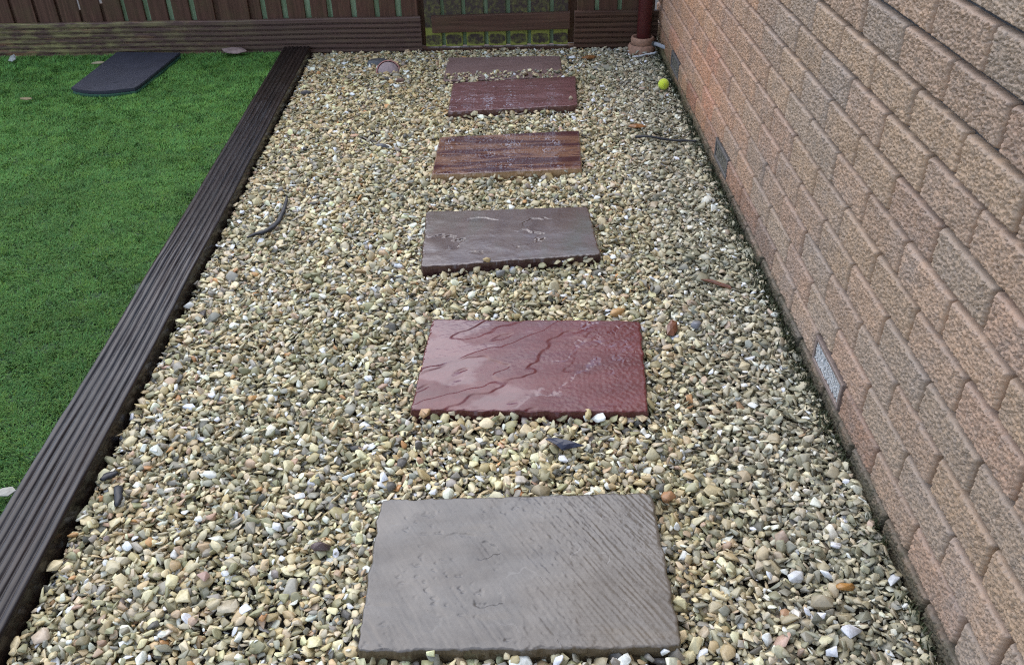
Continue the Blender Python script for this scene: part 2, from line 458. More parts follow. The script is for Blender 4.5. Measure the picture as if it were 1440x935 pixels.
# ------------------------------------------------------------------ fences and gate along the far end
FY = 4.862
def plank(name, w, t, h, mat, parent, loc, base, color=None, bev=0.003, rz=0.0, ry=0.0):
    """upright board with its origin at the middle of its foot, front face towards -y"""
    bm = rounded_box(name, w, t, h, bev, 1, (0, 0, h / 2))
    for v in bm.verts: v.co.x += 0.0012 * math.sin(v.co.z * 9 + loc[0] * 40)
    o = obj(name, bm_mesh(name, bm), mat, parent, Vector(loc) - Vector(base), (0, ry, rz), color)
    return o
def reeded_board(name, x0, x1, y, z0, z1, mat, parent, base, ngroove=7, thick=0.028):
    """horizontal decking board on edge, its front ploughed with grooves"""
    prof = [(thick, z0), (0.004, z0), (0, z0 + 0.004)]
    pitch = (z1 - z0) / ngroove
    for i in range(1, ngroove):
        zc = z0 + i * pitch
        prof += [(0, zc - 0.0060), (0.013, zc - 0.0046), (0.013, zc + 0.0046), (0, zc + 0.0060)]
    prof += [(0, z1 - 0.004), (0.004, z1), (thick, z1)]
    nseg = max(2, int((x1 - x0) / 0.08)); xs = np.linspace(x0, x1, nseg + 1)
    V = []; P = len(prof)
    for x in xs:
        wy = 0.0022 * float(pnoise(x * 3, 0.3, 4)); wz = 0.003 * float(pnoise(x * 2, 1.3, 5))
        V += [(x - base[0], y + wy + p[0] - base[1], p[1] + wz - base[2]) for p in prof]
    F = []
    for s in range(nseg):
        for i in range(P):
            j = (i + 1) % P
            F.append((s * P + i, s * P + j, (s + 1) * P + j, (s + 1) * P + i))
    F.append(tuple(range(P))[::-1]); F.append(tuple(nseg * P + i for i in range(P)))
    me = mesh_np(name, V, F)
    bm = bmesh.new(); bm.from_mesh(me); bmesh.ops.recalc_face_normals(bm, faces=bm.faces); bm.to_mesh(me); bm.free()
    return obj(name, me, mat, parent)
FTOP = 1.36
base = Vector((-1.9, FY, 0))
fence = empty('paling_fence', base)
tag(fence, 'dark brown paling fence with lichen-stained reeded baseboard behind the lawn', 'fence', kind='thing')
gaps = [-3.76, -3.64, -3.52, -3.40, -3.28, -3.16, -3.04, -2.92, -2.795, -2.672, -2.547, -2.426, -2.309, -2.188, -2.078, -1.953, -1.828, -1.707, -1.578]
gapsR = [-1.394, -1.328, -1.215, -1.093, -0.976, -0.847, -0.722, -0.608, -0.492]
def palings(gl, parent, base, y, gw, z0, top, mat=MAT_PALE):
    for a, b in zip(gl[:-1], gl[1:]):
        w = b - a - (gw if a > -2.12 else gw * 0.55)
        if w < 0.02: continue
        plank('paling', w, 0.018, top - z0 + random.uniform(-.01, .01), mat, parent, ((a + b) / 2, y, z0), base, None, 0.002, random.uniform(-.02, .02), random.uniform(-.006, .006))
palings(gaps, fence, base, FY + 0.046, 0.030, 0.03, FTOP)
palings(gapsR, fence, base, FY + 0.046, 0.030, 0.03, FTOP)
plank('post', 0.155, 0.09, FTOP + 0.02, MAT_PALE, fence, (-1.484, FY + 0.078, 0.0), base)
plank('post', 0.09, 0.09, FTOP + 0.02, MAT_PALE, fence, (-0.505, FY + 0.145, 0.0), base)
for g_ in gaps[14:18] + gapsR[1:8]:
    plank('back_paling', 0.075, 0.016, 0.36, MAT_BACK, fence, (g_, FY + 0.0650, 0.02), base, None, 0.002)
for g_ in gaps[1:12] + gaps[18:] + gapsR[:1]:
    plank('back_paling', 0.07, 0.016, 0.36, MAT_PALE, fence, (g_, FY + 0.0650, 0.02), base, None, 0.002)
for g_ in gaps[12:14]:
    plank('back_paling', 0.07, 0.016, 0.215 + (0.03 if g_ > -2.25 else 0), MAT_PALE, fence, (g_, FY + 0.0650, 0.02), base, None, 0.002)
for z_ in (0.42, 1.12):
    for xa, xb in ((-3.76, -1.565), (-1.405, -0.5)):
        bm = rounded_box('rail', xb - xa, 0.02, 0.07, 0.002, 1)
        obj('rail', bm_mesh('rail', bm), MAT_RAIL, fence, Vector(((xa + xb) / 2, FY + 0.0865, z_)) - base)
reeded_board('baseboard', -3.8, -0.492, FY, -0.03, 0.178, MAT_GBOARD, fence, base, 8)['label'] = 'reeded baseboard, yellow-green with lichen on the lawn side'

base = Vector((-0.08, FY, 0))
gate = empty('garden_gate', base)
tag(gate, 'boarded dark brown garden gate with yellow-green algae under its bottom rail', 'gate', kind='thing')
gg = [-0.484, -0.375, -0.260, -0.142, -0.024, 0.090, 0.212, 0.312]
palings(gg, gate, base, FY + 0.044, 0.022, 0.012, FTOP, MAT_GATE)
plank('sill', 0.86, 0.06, 0.065, MAT_PALE, gate, (-0.08, FY + 0.06, -0.061), base)
for g_ in gg[1:-1]:
    plank('back_paling', 0.065, 0.014, 0.36, MAT_BACK, gate, (g_, FY + 0.0625, 0.012), base, None, 0.002)
bm = rounded_box('rail', 0.742, 0.03, 0.088, 0.004, 2); obj('rail', bm_mesh('rail', bm), MAT_RAIL, gate, Vector((-0.062, FY + 0.0195, 0.140)) - base, (0, -0.012, 0))['label'] = 'bottom rail of the gate'
bm = rounded_box('rail', 0.742, 0.03, 0.088, 0.004, 2); obj('rail', bm_mesh('rail', bm), MAT_RAIL, gate, Vector((-0.062, FY + 0.0195, 1.10)) - base)

base = Vector((0.55, FY, 0))
fence2 = empty('paling_fence', base)
tag(fence2, 'short dark brown fence section between the gate and the red downpipe', 'fence', kind='thing')
palings([0.336, 0.453, 0.574, 0.690, 0.776], fence2, base, FY + 0.046, 0.024, 0.03, FTOP)
for g_ in (0.453, 0.574, 0.69):
    plank('back_paling', 0.07, 0.016, 0.36, MAT_BACK, fence2, (g_, FY + 0.0650, 0.02), base, None, 0.002)
plank('post', 0.09, 0.07, FTOP + 0.02, MAT_PALE, fence2, (0.346, FY + 0.14, 0.0), base)
reeded_board('baseboard', 0.332, 0.780, FY, -0.03, 0.190, MAT_RAIL, fence2, base, 8)
for z_ in (0.42, 1.12):
    bm = rounded_box('rail', 0.43, 0.02, 0.07, 0.002, 1); obj('rail', bm_mesh('rail', bm), MAT_RAIL, fence2, Vector((0.555, FY + 0.0865, z_)) - base)

# ------------------------------------------------------------------ timber edging between lawn and gravel
def edge_R(y): return -0.957 - 0.0287 * y
EDGE_Z = 0.040
def edging_board(y0, y1, parent, dz0, dx0, seed):
    W, ng = 0.144, 7
    pitch = W / ng; prof = [(0, -0.05), (0, EDGE_Z - 0.008)]
    for i in range(ng):
        for t in (0.04, 0.14, 0.26, 0.42, 0.58, 0.74, 0.86, 0.96):
            hgt = -0.0065 * (abs(2 * t - 1)) ** 3.2
            prof.append(((i + t) * pitch, EDGE_Z + hgt))
    prof += [(W, EDGE_Z - 0.008), (W, -0.05)]
    ys = np.linspace(y0, y1, max(2, int((y1 - y0) / 0.02))); P = len(prof); V = []
    for y in ys:
        r = edge_R(y) + dx0; dz = 0.003 * float(pnoise(y * 1.7, 3.3, 8 + seed)); dx = 0.003 * float(pnoise(y * 1.9, 7.3, 9 + seed))
        for i, (px, pz) in enumerate(prof):
            j = 0.0011 * float(pnoise(y * 9, i * 0.37, 12 + seed)) + 0.0006 * float(pnoise(y * 40, i * 0.9, 15 + seed)) if pz > 0 else 0
            V.append((r - W + px + dx, y, pz + dz + dz0 + j))
    F = []
    for s_ in range(len(ys) - 1):
        for i in range(P - 1):
            F.append((s_ * P + i, s_ * P + i + 1, (s_ + 1) * P + i + 1, (s_ + 1) * P + i))
    F.append(tuple(range(P))); F.append(tuple((len(ys) - 1) * P + i for i in range(P))[::-1])
    me = mesh_np('board', V, F)
    bm = bmesh.new(); bm.from_mesh(me); bmesh.ops.recalc_face_normals(bm, faces=bm.faces); bm.to_mesh(me); bm.free()
    sm = np.ones(len(me.polygons), bool); sm[-2:] = False; me.polygons.foreach_set('use_smooth', sm)
    return obj('board', me, MAT_EDGE, parent)
edg = edging_board(0.25, 4.845, None, 0.0, 0.0, 0)
edg.name = 'timber_edging'
tag(edg, 'long wet dark brown reeded board edging between lawn and gravel', 'edging board', kind='thing')

# ------------------------------------------------------------------ paving slabs
def slab_mat(name, stops, wet_rough=0.05, rough=(0.16, 0.38), band=(2, 14), bandrot=0.0, side=None, coat=0.5, speck=0.25, grain=None):
    M = NM(name)
    tc = M.node('ShaderNodeTexCoord'); mp = M.node('ShaderNodeMapping'); M.l.new(tc.outputs['Object'], mp.inputs[0])
    mp.inputs['Rotation'].default_value = (0, 0, bandrot); mp.inputs['Scale'].default_value = (band[0], band[1], 8)
    n = M.noise(mp.outputs[0], 1.0, 6, 0.6, 0.6)
    o = M.coord('Object'); n2 = M.noise(o, 60, 5, 0.7); n3 = M.noise(o, 9, 4, 0.6); n4 = M.noise(o, 300, 3, 0.6)
    col = M.ramp(n, stops)
    col = M.mix(M.ramp(n2, [(0.35, speck), (0.65, 0.0)]), col, M.mix(0.5, col, (0.02, 0.016, 0.015)))
    if grain is not None:
        nm = M.noise(o, 95, 3, 0.6); nl = M.noise(o, 11, 4, 0.6)
        col = M.mix(M.ramp(nm, [(0.62, 0.0), (0.74, 0.7)]), col, (0.045, 0.038, 0.033))
        col = M.mix(M.ramp(nl, [(0.42, 0.0), (0.68, 0.55)]), col, (0.19, 0.165, 0.135))
    if side is not None:
        z = M.attr('side').outputs['Fac']
        col = M.mix(z, col, M.mix(n2, tuple(c * 0.45 for c in side), side))
    wet = M.attr('wet').outputs['Fac']
    r = M.maprange(n3, 0.35, 0.65, rough[0], rough[1])
    if grain is not None:
        mg = M.node('ShaderNodeMapping'); M.l.new(tc.outputs['Object'], mg.inputs[0])
        mg.inputs['Rotation'].default_value = (0, 0, grain[0]); mg.inputs['Scale'].default_value = (10, 170, 10)
        ng = M.noise(mg.outputs[0], 1.0, 4, 0.6, 0.3)
        xr = M.math('ADD', M.sep(o)[0], M.math('MULTIPLY', M.math('SUBTRACT', n3, 0.5), 0.35))
        gm = M.maprange(xr, 0.0, 0.14, 0.25, 1.0)
        n2 = M.math('ADD', n2, M.math('MULTIPLY', M.math('MULTIPLY', ng, gm), grain[1]))
        col = M.mix(M.math('MULTIPLY', M.ramp(ng, [(0.48, 0.0), (0.64, 0.3)]), gm), col, (0.075, 0.060, 0.045))
        col = M.mix(M.math('MULTIPLY', gm, 0.35), col, M.mix(0.6, col, (0.17, 0.12, 0.065)))
    M.bump(M.math('MULTIPLY', M.math('ADD', n2, M.math('MULTIPLY', n4, 0.6)), M.math('SUBTRACT', 1.0, wet)), 0.24, 0.0013)
    rr = M.mix(wet, r, (wet_rough,) * 3)
    return M.out(col, rr, Coat_Weight=M.maprange(wet, 0.0, 1.0, coat * 0.55, 1.0), Coat_Roughness=M.mix(wet, M.math('MULTIPLY', r, 0.5), (wet_rough,) * 3), Coat_IOR=1.42, IOR=1.35)

def make_slab(label, corners, top, hfun, mat, seed, nx=260, ny=176, thick=0.05, wetlevel=None, edge_r=0.0022, ragged=0.0022):
    TL, TR, BR, BL = [np.array(c, float) for c in corners]
    cen = (TL + TR + BR + BL) / 4
    u, v = np.meshgrid(np.linspace(0, 1, nx + 1), np.linspace(0, 1, ny + 1), indexing='ij')   # v=0 front, 1 back
    P = (BL[None, None] * ((1 - u) * (1 - v))[..., None] + BR * (u * (1 - v))[..., None] + TR * (u * v)[..., None] + TL * ((1 - u) * v)[..., None])
    L = P - cen
    # ragged outline
    wgt_u = (2 * u - 1); wgt_v = (2 * v - 1)
    L[..., 0] += ragged * fbm(L[..., 1] * 26 + 3 * np.sign(wgt_u), 0 * u + seed, seed, 4) * np.abs(wgt_u) ** 6 * 1.6
    L[..., 1] += ragged * fbm(L[..., 0] * 26 + 3 * np.sign(wgt_v), 0 * u + seed + 4, seed + 1, 4) * np.abs(wgt_v) ** 6 * 1.6
    # rounded corners
    cr = np.clip(np.abs(wgt_u) + np.abs(wgt_v) - 1.93, 0, 1)
    L *= (1 - 0.22 * cr)[..., None]
    X, Y = L[..., 0], L[..., 1]
    H = hfun(X, Y, u, v)
    wet = np.zeros_like(H)
    if wetlevel is not None:
        wmask = wetlevel(X, Y, u, v, H)
        wet = np.clip(wmask, 0, 1)
        lvl = H * 0.25 + 0.75 * float(np.median(H)); H = H * (1 - 0.5 * wet) + 0.5 * wet * np.minimum(np.maximum(H, lvl), H + 0.0006)
    du = np.minimum(u, 1 - u) * 0.6; dv = np.minimum(v, 1 - v) * 0.4
    e = np.minimum(du, dv) + 0.0035 * fbm(X * 45, Y * 45, seed + 9, 3)
    drop = edge_r * (1 - sstep(0, 1, np.clip(e / (edge_r * 1.6), 0, 1)))
    Z = top + H - drop
    V = np.stack([X, Y, Z], -1).reshape(-1, 3)
    idx = np.arange((nx + 1) * (ny + 1)).reshape(nx + 1, ny + 1)
    F = [np.stack([idx[:-1, :-1], idx[1:, :-1], idx[1:, 1:], idx[:-1, 1:]], -1).reshape(-1, 4)]
    loop = np.concatenate([idx[:, 0], idx[-1, 1:], idx[-2::-1, -1], idx[0, -2:0:-1]])
    Ln = len(loop); prev = loop; side = np.zeros(len(V)); wetv = wet.ravel()
    side[loop] = 0.75
    nrm = V[loop][:, :2] / np.linalg.norm(V[loop][:, :2], axis=1, keepdims=True)
    t = np.arange(Ln)
    for r in range(1, 6):
        ring = V[loop].copy()
        ring[:, 2] = V[loop][:, 2] * (1 - r / 5) + (top - thick) * (r / 5)
        out = 0.0045 * fbm(t * 0.09, 0 * t + r * 0.8, seed + 21, 4) + 0.002 * math.sin(r * 1.3)
        ring[:, :2] += nrm * out[:, None]
        b0 = len(V); V = np.concatenate([V, ring]); cur = b0 + t
        nx_ = np.roll(t, -1)
        F.append(np.stack([prev, cur, cur[nx_], prev[nx_]], -1)); prev = cur
        side = np.concatenate([side, np.ones(Ln)]); wetv = np.concatenate([wetv, np.zeros(Ln)])
    me = mesh_np('paving_slab', V, np.concatenate(F), True)
    sm = np.ones(len(me.polygons), bool); sm[nx * ny:] = False; me.polygons.foreach_set('use_smooth', sm)
    a = me.attributes.new('wet', 'FLOAT', 'POINT'); a.data.foreach_set('value', wetv.astype(np.float32))
    a = me.attributes.new('side', 'FLOAT', 'POINT'); a.data.foreach_set('value', side.astype(np.float32))
    o = obj('paving_slab', me, mat, None, (cen[0], cen[1], 0))
    tag(o, label, 'paving slab', 'riven sandstone stepping slabs across the gravel')
    return o

def rot2(X, Y, a):
    c, s = math.cos(a), math.sin(a); return X * c + Y * s, -X * s + Y * c
def terr(f, n, sharp=0.12):
    """terraced height: n cleft layers with steep edges"""
    q = f * n; i = np.floor(q); fr = q - i
    return (i + sstep(0.5 - sharp, 0.5 + sharp, fr)) / n
def scar(X, Y, cx, cy, r, d, ang, seed):
    """shallow flake scar: a crisp lip on one side, fading out on the other"""
    dx, dy = X - cx, Y - cy
    rr = np.hypot(dx, dy * 1.5) + 0.35 * r * fbm(X * 34, Y * 34, seed, 3)
    return d * (1 - sstep(r * 0.93, r, rr)) * sstep(-0.25, 0.75, (dx * math.cos(ang) + dy * math.sin(ang)) / r)
def h1(X, Y, u, v):
    a, b = rot2(X, Y, math.radians(-58))
    stri = fbm(a * 10, b * 190, 3, 3); m = sstep(0.48, 0.80, u + 0.16 * fbm(X * 9, Y * 9, 8, 2) + 0.12 * (v - .5))
    peb = np.maximum(0, fbm(a * 60, b * 95, 14, 2)) * sstep(0.45, 0.6, u + .05 * fbm(X * 20, Y * 20, 5, 2)) * (1 - sstep(0.66, 0.82, u))
    h = 0.0007 * fbm(X * 4, Y * 4, 1, 3) + 0.00062 * stri * m + 0.00028 * stri * (1 - m) + 0.00018 * fbm(X * 110, Y * 110, 4, 2) * (0.4 + m) + 0.0008 * peb
    h = h - 0.0011 * sstep(0.42, 0.62, fbm(X * 55, Y * 70, 421, 2)) * (1 - m) * sstep(-0.1, 0.3, fbm(X * 7, Y * 7, 422, 2)) - 0.0006 * sstep(0.05, 0.35, fbm(a * 9, b * 60, 423, 3)) * (1 - m) * sstep(.2, -.2, Y + .05)
    h = h - scar(X, Y, -0.085, 0.045, 0.042, 0.0026, 0.0, 7) - scar(X, Y, -0.06, -0.075, 0.035, 0.0020, -1.3, 9) - scar(X, Y, -0.19, 0.15, 0.018, 0.0010, -.6, 11) - scar(X, Y, -0.12, 0.075, 0.03, 0.0018, 1.5, 12) - scar(X, Y, -.19, -.13, .04, .0008, .2, 13)
    return h
def h2(X, Y, u, v):
    a, b = rot2(X, Y, math.radians(26))
    w = 0.05 * fbm(X * 9, Y * 9, 35, 3)
    f = 0.5 + 0.62 * fbm(a * 2.6 + w, b * 7.0 + w * 2, 31, 3)
    t = terr(f, 2.1, 0.06)
    f2 = 0.5 + 0.5 * fbm(a * 6 + 4, b * 22, 37, 4)
    right = sstep(0.45, 0.75, u + 0.1 * fbm(X * 8, Y * 8, 3, 2))
    ridge = np.abs(fbm(a * 3.0, b * 9.0, 43, 3))
    return 0.0050 * (t - 0.5) * (1 - 0.7 * right) + 0.0005 * (terr(f2, 4, 0.1) - .5) * (1 - .5 * right) + 0.0020 * (ridge - .3) * right + 0.00028 * fbm(X * 90, Y * 90, 40, 3) * (0.5 + right) + 0.002 * (u - .5)
def h3(X, Y, u, v):
    f = 0.5 + 0.62 * fbm(X * 4.2 + .3, Y * 5.0, 51, 3)
    return -scar(X, Y, -0.245, -0.06, 0.085, 0.0042, 0.75, 401) - scar(X, Y, 0.02, -0.03, 0.085, 0.0040, -0.2, 402) - scar(X, Y, 0.10, 0.07, 0.06, 0.0030, 2.2, 403) - scar(X, Y, -0.10, 0.09, 0.05, 0.0022, 1.4, 404) - scar(X, Y, -0.11, -0.135, 0.025, 0.0030, 1.2, 405) + 0.0007 * fbm(X * 9, Y * 12, 52, 2) + 0.00012 * fbm(X * 60, Y * 60, 53, 2)
def h4(X, Y, u, v):
    return 0.0016 * fbm(X * 4, Y * 14, 61, 3) + 0.0006 * fbm(X * 22, Y * 26, 62, 3) + 0.0003 * fbm(X * 80, Y * 80, 63, 2)
def h5(X, Y, u, v):
    return 0.0020 * fbm(X * 4, Y * 12, 71, 3) + 0.0008 * fbm(X * 20, Y * 26, 72, 3) + 0.0003 * fbm(X * 80, Y * 80, 73, 2)
def h6(X, Y, u, v):
    return 0.0010 * fbm(X * 4, Y * 9, 81, 3) + 0.0005 * fbm(X * 30, Y * 30, 82, 3)
def wstreak(X, Y, ang, seed, fa=3.0, fb=16.0, lo=0.10, hi=0.03):
    a, b = rot2(X, Y, math.radians(ang)); w = 0.3 * fbm(X * 10, Y * 10, seed + 2, 3)
    return sstep(lo, hi, np.abs(fbm(a * fa + w, b * fb + w, seed, 3)))
def w1(X, Y, u, v, H):
    return 0.22 * sstep(0.0, 0.5, fbm(X * 7, Y * 7, 301, 3)) * (1 - sstep(.6, .8, u)) + 0.35 * sstep(.42, .7, u) * sstep(.2, .8, v) + 0.9 * wstreak(X, Y, -35, 303, 2.5, 7, .035, .01) * sstep(.3, .55, u) * sstep(.1, .3, fbm(X * 12, Y * 12, 305, 2) + .3 * v)
def w2(X, Y, u, v, H):
    left = 1 - sstep(0.42, 0.62, u + .12 * fbm(X * 7, Y * 7, 311, 2) - .25 * (v - .5))
    pool = sstep(-0.05, 0.30, fbm(X * 5 + 2, Y * 8, 312, 4) - 60 * (H - np.median(H)))
    st = wstreak(X, Y, 36, 314, 1.8, 6.5, 0.08, 0.02) * sstep(-.3, .1, fbm(X * 16, Y * 16, 315, 3) + .1)
    return np.maximum(left * (0.08 + 0.5 * pool), 1.0 * st * (1 - left))
def w3(X, Y, u, v, H):
    return 0.45 + 0.55 * sstep(-.2, .3, fbm(X * 6, Y * 9, 321, 3))
def w4(X, Y, u, v, H):
    return 0.2 + 0.7 * sstep(0.0, .5, fbm(X * 13, Y * 17, 331, 3))
def w5(X, Y, u, v, H):
    return 0.15 + 0.7 * sstep(0.0, .5, fbm(X * 12, Y * 16, 341, 3))
MS1 = slab_mat('grey_sandstone', [(0.30, (0.085, 0.070, 0.055)), (0.45, (0.118, 0.104, 0.088)), (0.58, (0.138, 0.126, 0.110)), (0.72, (0.17, 0.142, 0.108))], 0.06, (0.22, 0.42), (3, 8), 1.0, (0.13, 0.095, 0.052), 0.75, 0.45, (math.radians(58), 0.9))
MS2 = slab_mat('red_sandstone', [(0.25, (0.085, 0.020, 0.019)), (0.5, (0.135, 0.032, 0.029)), (0.75, (0.18, 0.052, 0.045))], 0.035, (0.20, 0.42), (3, 10), 0.4, (0.13, 0.042, 0.034), 0.5, 0.3)
MS3 = slab_mat('plum_brown_sandstone', [(0.28, (0.075, 0.043, 0.034)), (0.5, (0.115, 0.076, 0.058)), (0.72, (0.105, 0.092, 0.068))], 0.2, (0.26, 0.4), (7, 3), 0.0, (0.085, 0.04, 0.034), 0.6, 0.3)
MS4 = slab_mat('purple_banded_sandstone', [(0.30, (0.055, 0.024, 0.026)), (0.44, (0.09, 0.036, 0.033)), (0.50, (0.24, 0.125, 0.075)), (0.56, (0.085, 0.036, 0.032)), (0.72, (0.06, 0.028, 0.034))], 0.05, (0.12, 0.30), (1.2, 11), 0.08, (0.52, 0.33, 0.17), 0.6, 0.3)
MS5 = slab_mat('mauve_sandstone', [(0.28, (0.125, 0.055, 0.052)), (0.5, (0.19, 0.09, 0.082)), (0.75, (0.13, 0.058, 0.058))], 0.05, (0.13, 0.32), (1.5, 10), 0.05, (0.17, 0.085, 0.065), 0.5, 0.3)
MS6 = slab_mat('dusty_mauve_sandstone', [(0.28, (0.16, 0.095, 0.082)), (0.5, (0.23, 0.145, 0.125)), (0.75, (0.17, 0.105, 0.092))], 0.06, (0.3, 0.5), (2, 9), 0.0, (0.15, 0.085, 0.07), 0.3, 0.3)
SL = [
 ([(-0.309, 1.427), (0.293, 1.437), (0.296, 1.035), (-0.308, 1.034)], 0.032, h1, MS1, 'grey-brown sandstone slab nearest the camera with fine diagonal grain', 0.05, w1),
 ([(-0.247, 2.166), (0.354, 2.135), (0.324, 1.724), (-0.272, 1.748)], 0.026, h2, MS2, 'wet brick-red riven slab with puddles and pale streaks', 0.05, w2),
 ([(-0.316, 2.855), (0.258, 2.873), (0.274, 2.525), (-0.302, 2.462)], 0.030, h3, MS3, 'plum-brown slab with curved flaked edges, third from the camera', 0.055, w3),
 ([(-0.312, 3.555), (0.277, 3.600), (0.260, 3.208), (-0.320, 3.172)], 0.028, h4, MS4, 'dark purple banded slab with a tan front edge', 0.05, w4),
 ([(-0.291, 4.243), (0.304, 4.317), (0.288, 3.907), (-0.295, 3.848)], 0.028, h5, MS5, 'mauve wet slab, second from the gate', 0.05, w5),
 ([(-0.341, 4.672), (0.247, 4.668), (0.243, 4.33), (-0.342, 4.30)], 0.020, h6, MS6, 'dusty mauve slab closest to the gate, front edge buried in gravel', 0.05, None),
]
for i, (c, top, hf, mt, lab, th, wlv) in enumerate(SL):
    make_slab(lab, c, top, hf, mt, 200 + i * 31, wetlevel=wlv, thick=th)

# ------------------------------------------------------------------ gravel: stones dropped one by one on a height field
GX0, GX1, GY0, GY1, RES = -1.16, 0.80, 0.35, 4.88, 0.004
NX = int((GX1 - GX0) / RES) + 1; NY = int((GY1 - GY0) / RES) + 1
gx = GX0 + np.arange(NX) * RES; gy = GY0 + np.arange(NY) * RES
HX, HY = np.meshgrid(gx, gy, indexing='ij')
Hf = -0.024 + 0.008 * fbm(HX * 2.2, HY * 2.2, 91, 3) - 0.010 * sstep(0.5, 0.78, HX) * sstep(1.6, 2.2, HY) * (1 - sstep(3.4, 4.2, HY))
Hf += 0.012 * sstep(4.2, 4.38, HY) * (1 - sstep(4.40, 4.6, HY)) * (HX > -0.4) * (HX < 0.3)
blocked = np.zeros((NX, NY), bool)
def in_quad(c, grow=0.0):
    c = np.array(c, float); cen = c.mean(0); c = cen + (c - cen) * (1 + grow)
    ins = np.ones(HX.shape, bool)
    for a, b in zip(c, np.roll(c, -1, 0)):
        ins &= ((b[0] - a[0]) * (HY - a[1]) - (b[1] - a[1]) * (HX - a[0])) <= 0
    return ins
for i, (c, top, *_r) in enumerate(SL):
    cc = [list(q) for q in c]
    if i == 5:
        cc[2][1] = 4.435; cc[3][1] = 4.405
    q = in_quad(cc, 0.008); blocked |= q
    Hf[in_quad(c, -0.01)] = top
blocked |= HX < (edge_R(HY) + 0.012)
blocked |= HX > WX - 0.010
blocked |= (HY > FY - 0.012)
blocked |= (np.hypot(HX - 0.685, HY - 4.765) < 0.062)
Hf[HX < edge_R(HY)] = 0.03
Hf[np.hypot(HX - 0.685, HY - 4.765) < 0.06] = 0.06
free = np.argwhere(~blocked)

def stone_proto(seed, bev=0.05, npts=None):
    """broken chip: the hull of a few points on a flattened ball, its arrises a little worn"""
    r = np.random.default_rng(seed)
    n = npts or int(r.integers(8, 14))
    Q = r.normal(size=(n, 3)); Q /= np.linalg.norm(Q, axis=1, keepdims=True); Q *= r.uniform(0.82, 1.0, (n, 1))
    Q *= np.array([1.0, r.uniform(0.5, 0.9), r.uniform(0.18, 0.44)])
    bm = bmesh.new()
    for q in Q: bm.verts.new(q)
    res = bmesh.ops.convex_hull(bm, input=bm.verts[:])
    loose = [v for v in bm.verts if not v.link_faces]
    if loose: bmesh.ops.delete(bm, geom=loose, context='VERTS')
    bmesh.ops.bevel(bm, geom=bm.edges[:], offset=bev, segments=1, affect='EDGES', clamp_overlap=True)
    bmesh.ops.triangulate(bm, faces=bm.faces[:])
    bm.verts.ensure_lookup_table(); bm.verts.index_update()
    P = np.array([v.co for v in bm.verts]); F = np.array([[v.index for v in f.verts] for f in bm.faces]); bm.free()
    P -= (P.max(0) + P.min(0)) / 2; ext = (P.max(0) - P.min(0)) / 2
    if ext[1] > ext[0]: P = P[:, [1, 0, 2]] * np.array([1, -1, 1]); ext = ext[[1, 0, 2]]
    P /= ext[0]
    me = mesh_np('gravel_stone', P, F, False); me.materials.append(MAT_GRAVEL)
    return me, ext[1] / ext[0], ext[2] / ext[0]
PROT = [stone_proto(900 + i, 0.09 if i % 5 == 0 else 0.035, 16 if i % 5 == 0 else None) for i in range(44)]
NST = 100000
palette = np.array([(0.62, 0.54, 0.375), (0.42, 0.335, 0.20), (0.255, 0.24, 0.155), (0.25, 0.245, 0.225), (0.78, 0.76, 0.70), (0.06, 0.058, 0.055), (0.44, 0.23, 0.095), (0.40, 0.28, 0.21), (0.48, 0.44, 0.335)])
pw = np.array([0.22, 0.15, 0.21, 0.13, 0.085, 0.035, 0.006, 0.03, 0.135]); pw /= pw.sum()
size = np.clip(np.exp(rng.normal(math.log(0.0092), 0.32, NST)), 0.004, 0.022)      # half length
small = rng.random(NST) < 0.18; size[small] *= 0.6
order = np.argsort(-(size + rng.normal(0, 0.006, NST))); size = size[order]
big_last = np.concatenate([np.arange(0, NST, 1)]); rng.shuffle(big_last); size = size[big_last]
pid = rng.integers(0, len(PROT), NST); yaw = rng.uniform(0, 2 * np.pi, NST)
cand = free[rng.integers(0, len(free), (NST, 5))]
jit = rng.uniform(-0.5, 0.5, (NST, 2)) * RES
tiltj = rng.normal(0, 0.42, (NST, 2))
pts = np.zeros((NST, 3)); rots = np.zeros((NST, 3)); scl = np.zeros((NST, 3))
_foot = {}
def foot(n):
    if n not in _foot:
        a = np.arange(-n, n + 1); A, B = np.meshgrid(a, a, indexing='ij'); r2 = (A ** 2 + B ** 2) / (n + 0.3) ** 2
        _foot[n] = (A.astype(float), B.astype(float), r2 <= 1.0, np.sqrt(np.clip(1 - r2, 0, 1)))
    return _foot[n]
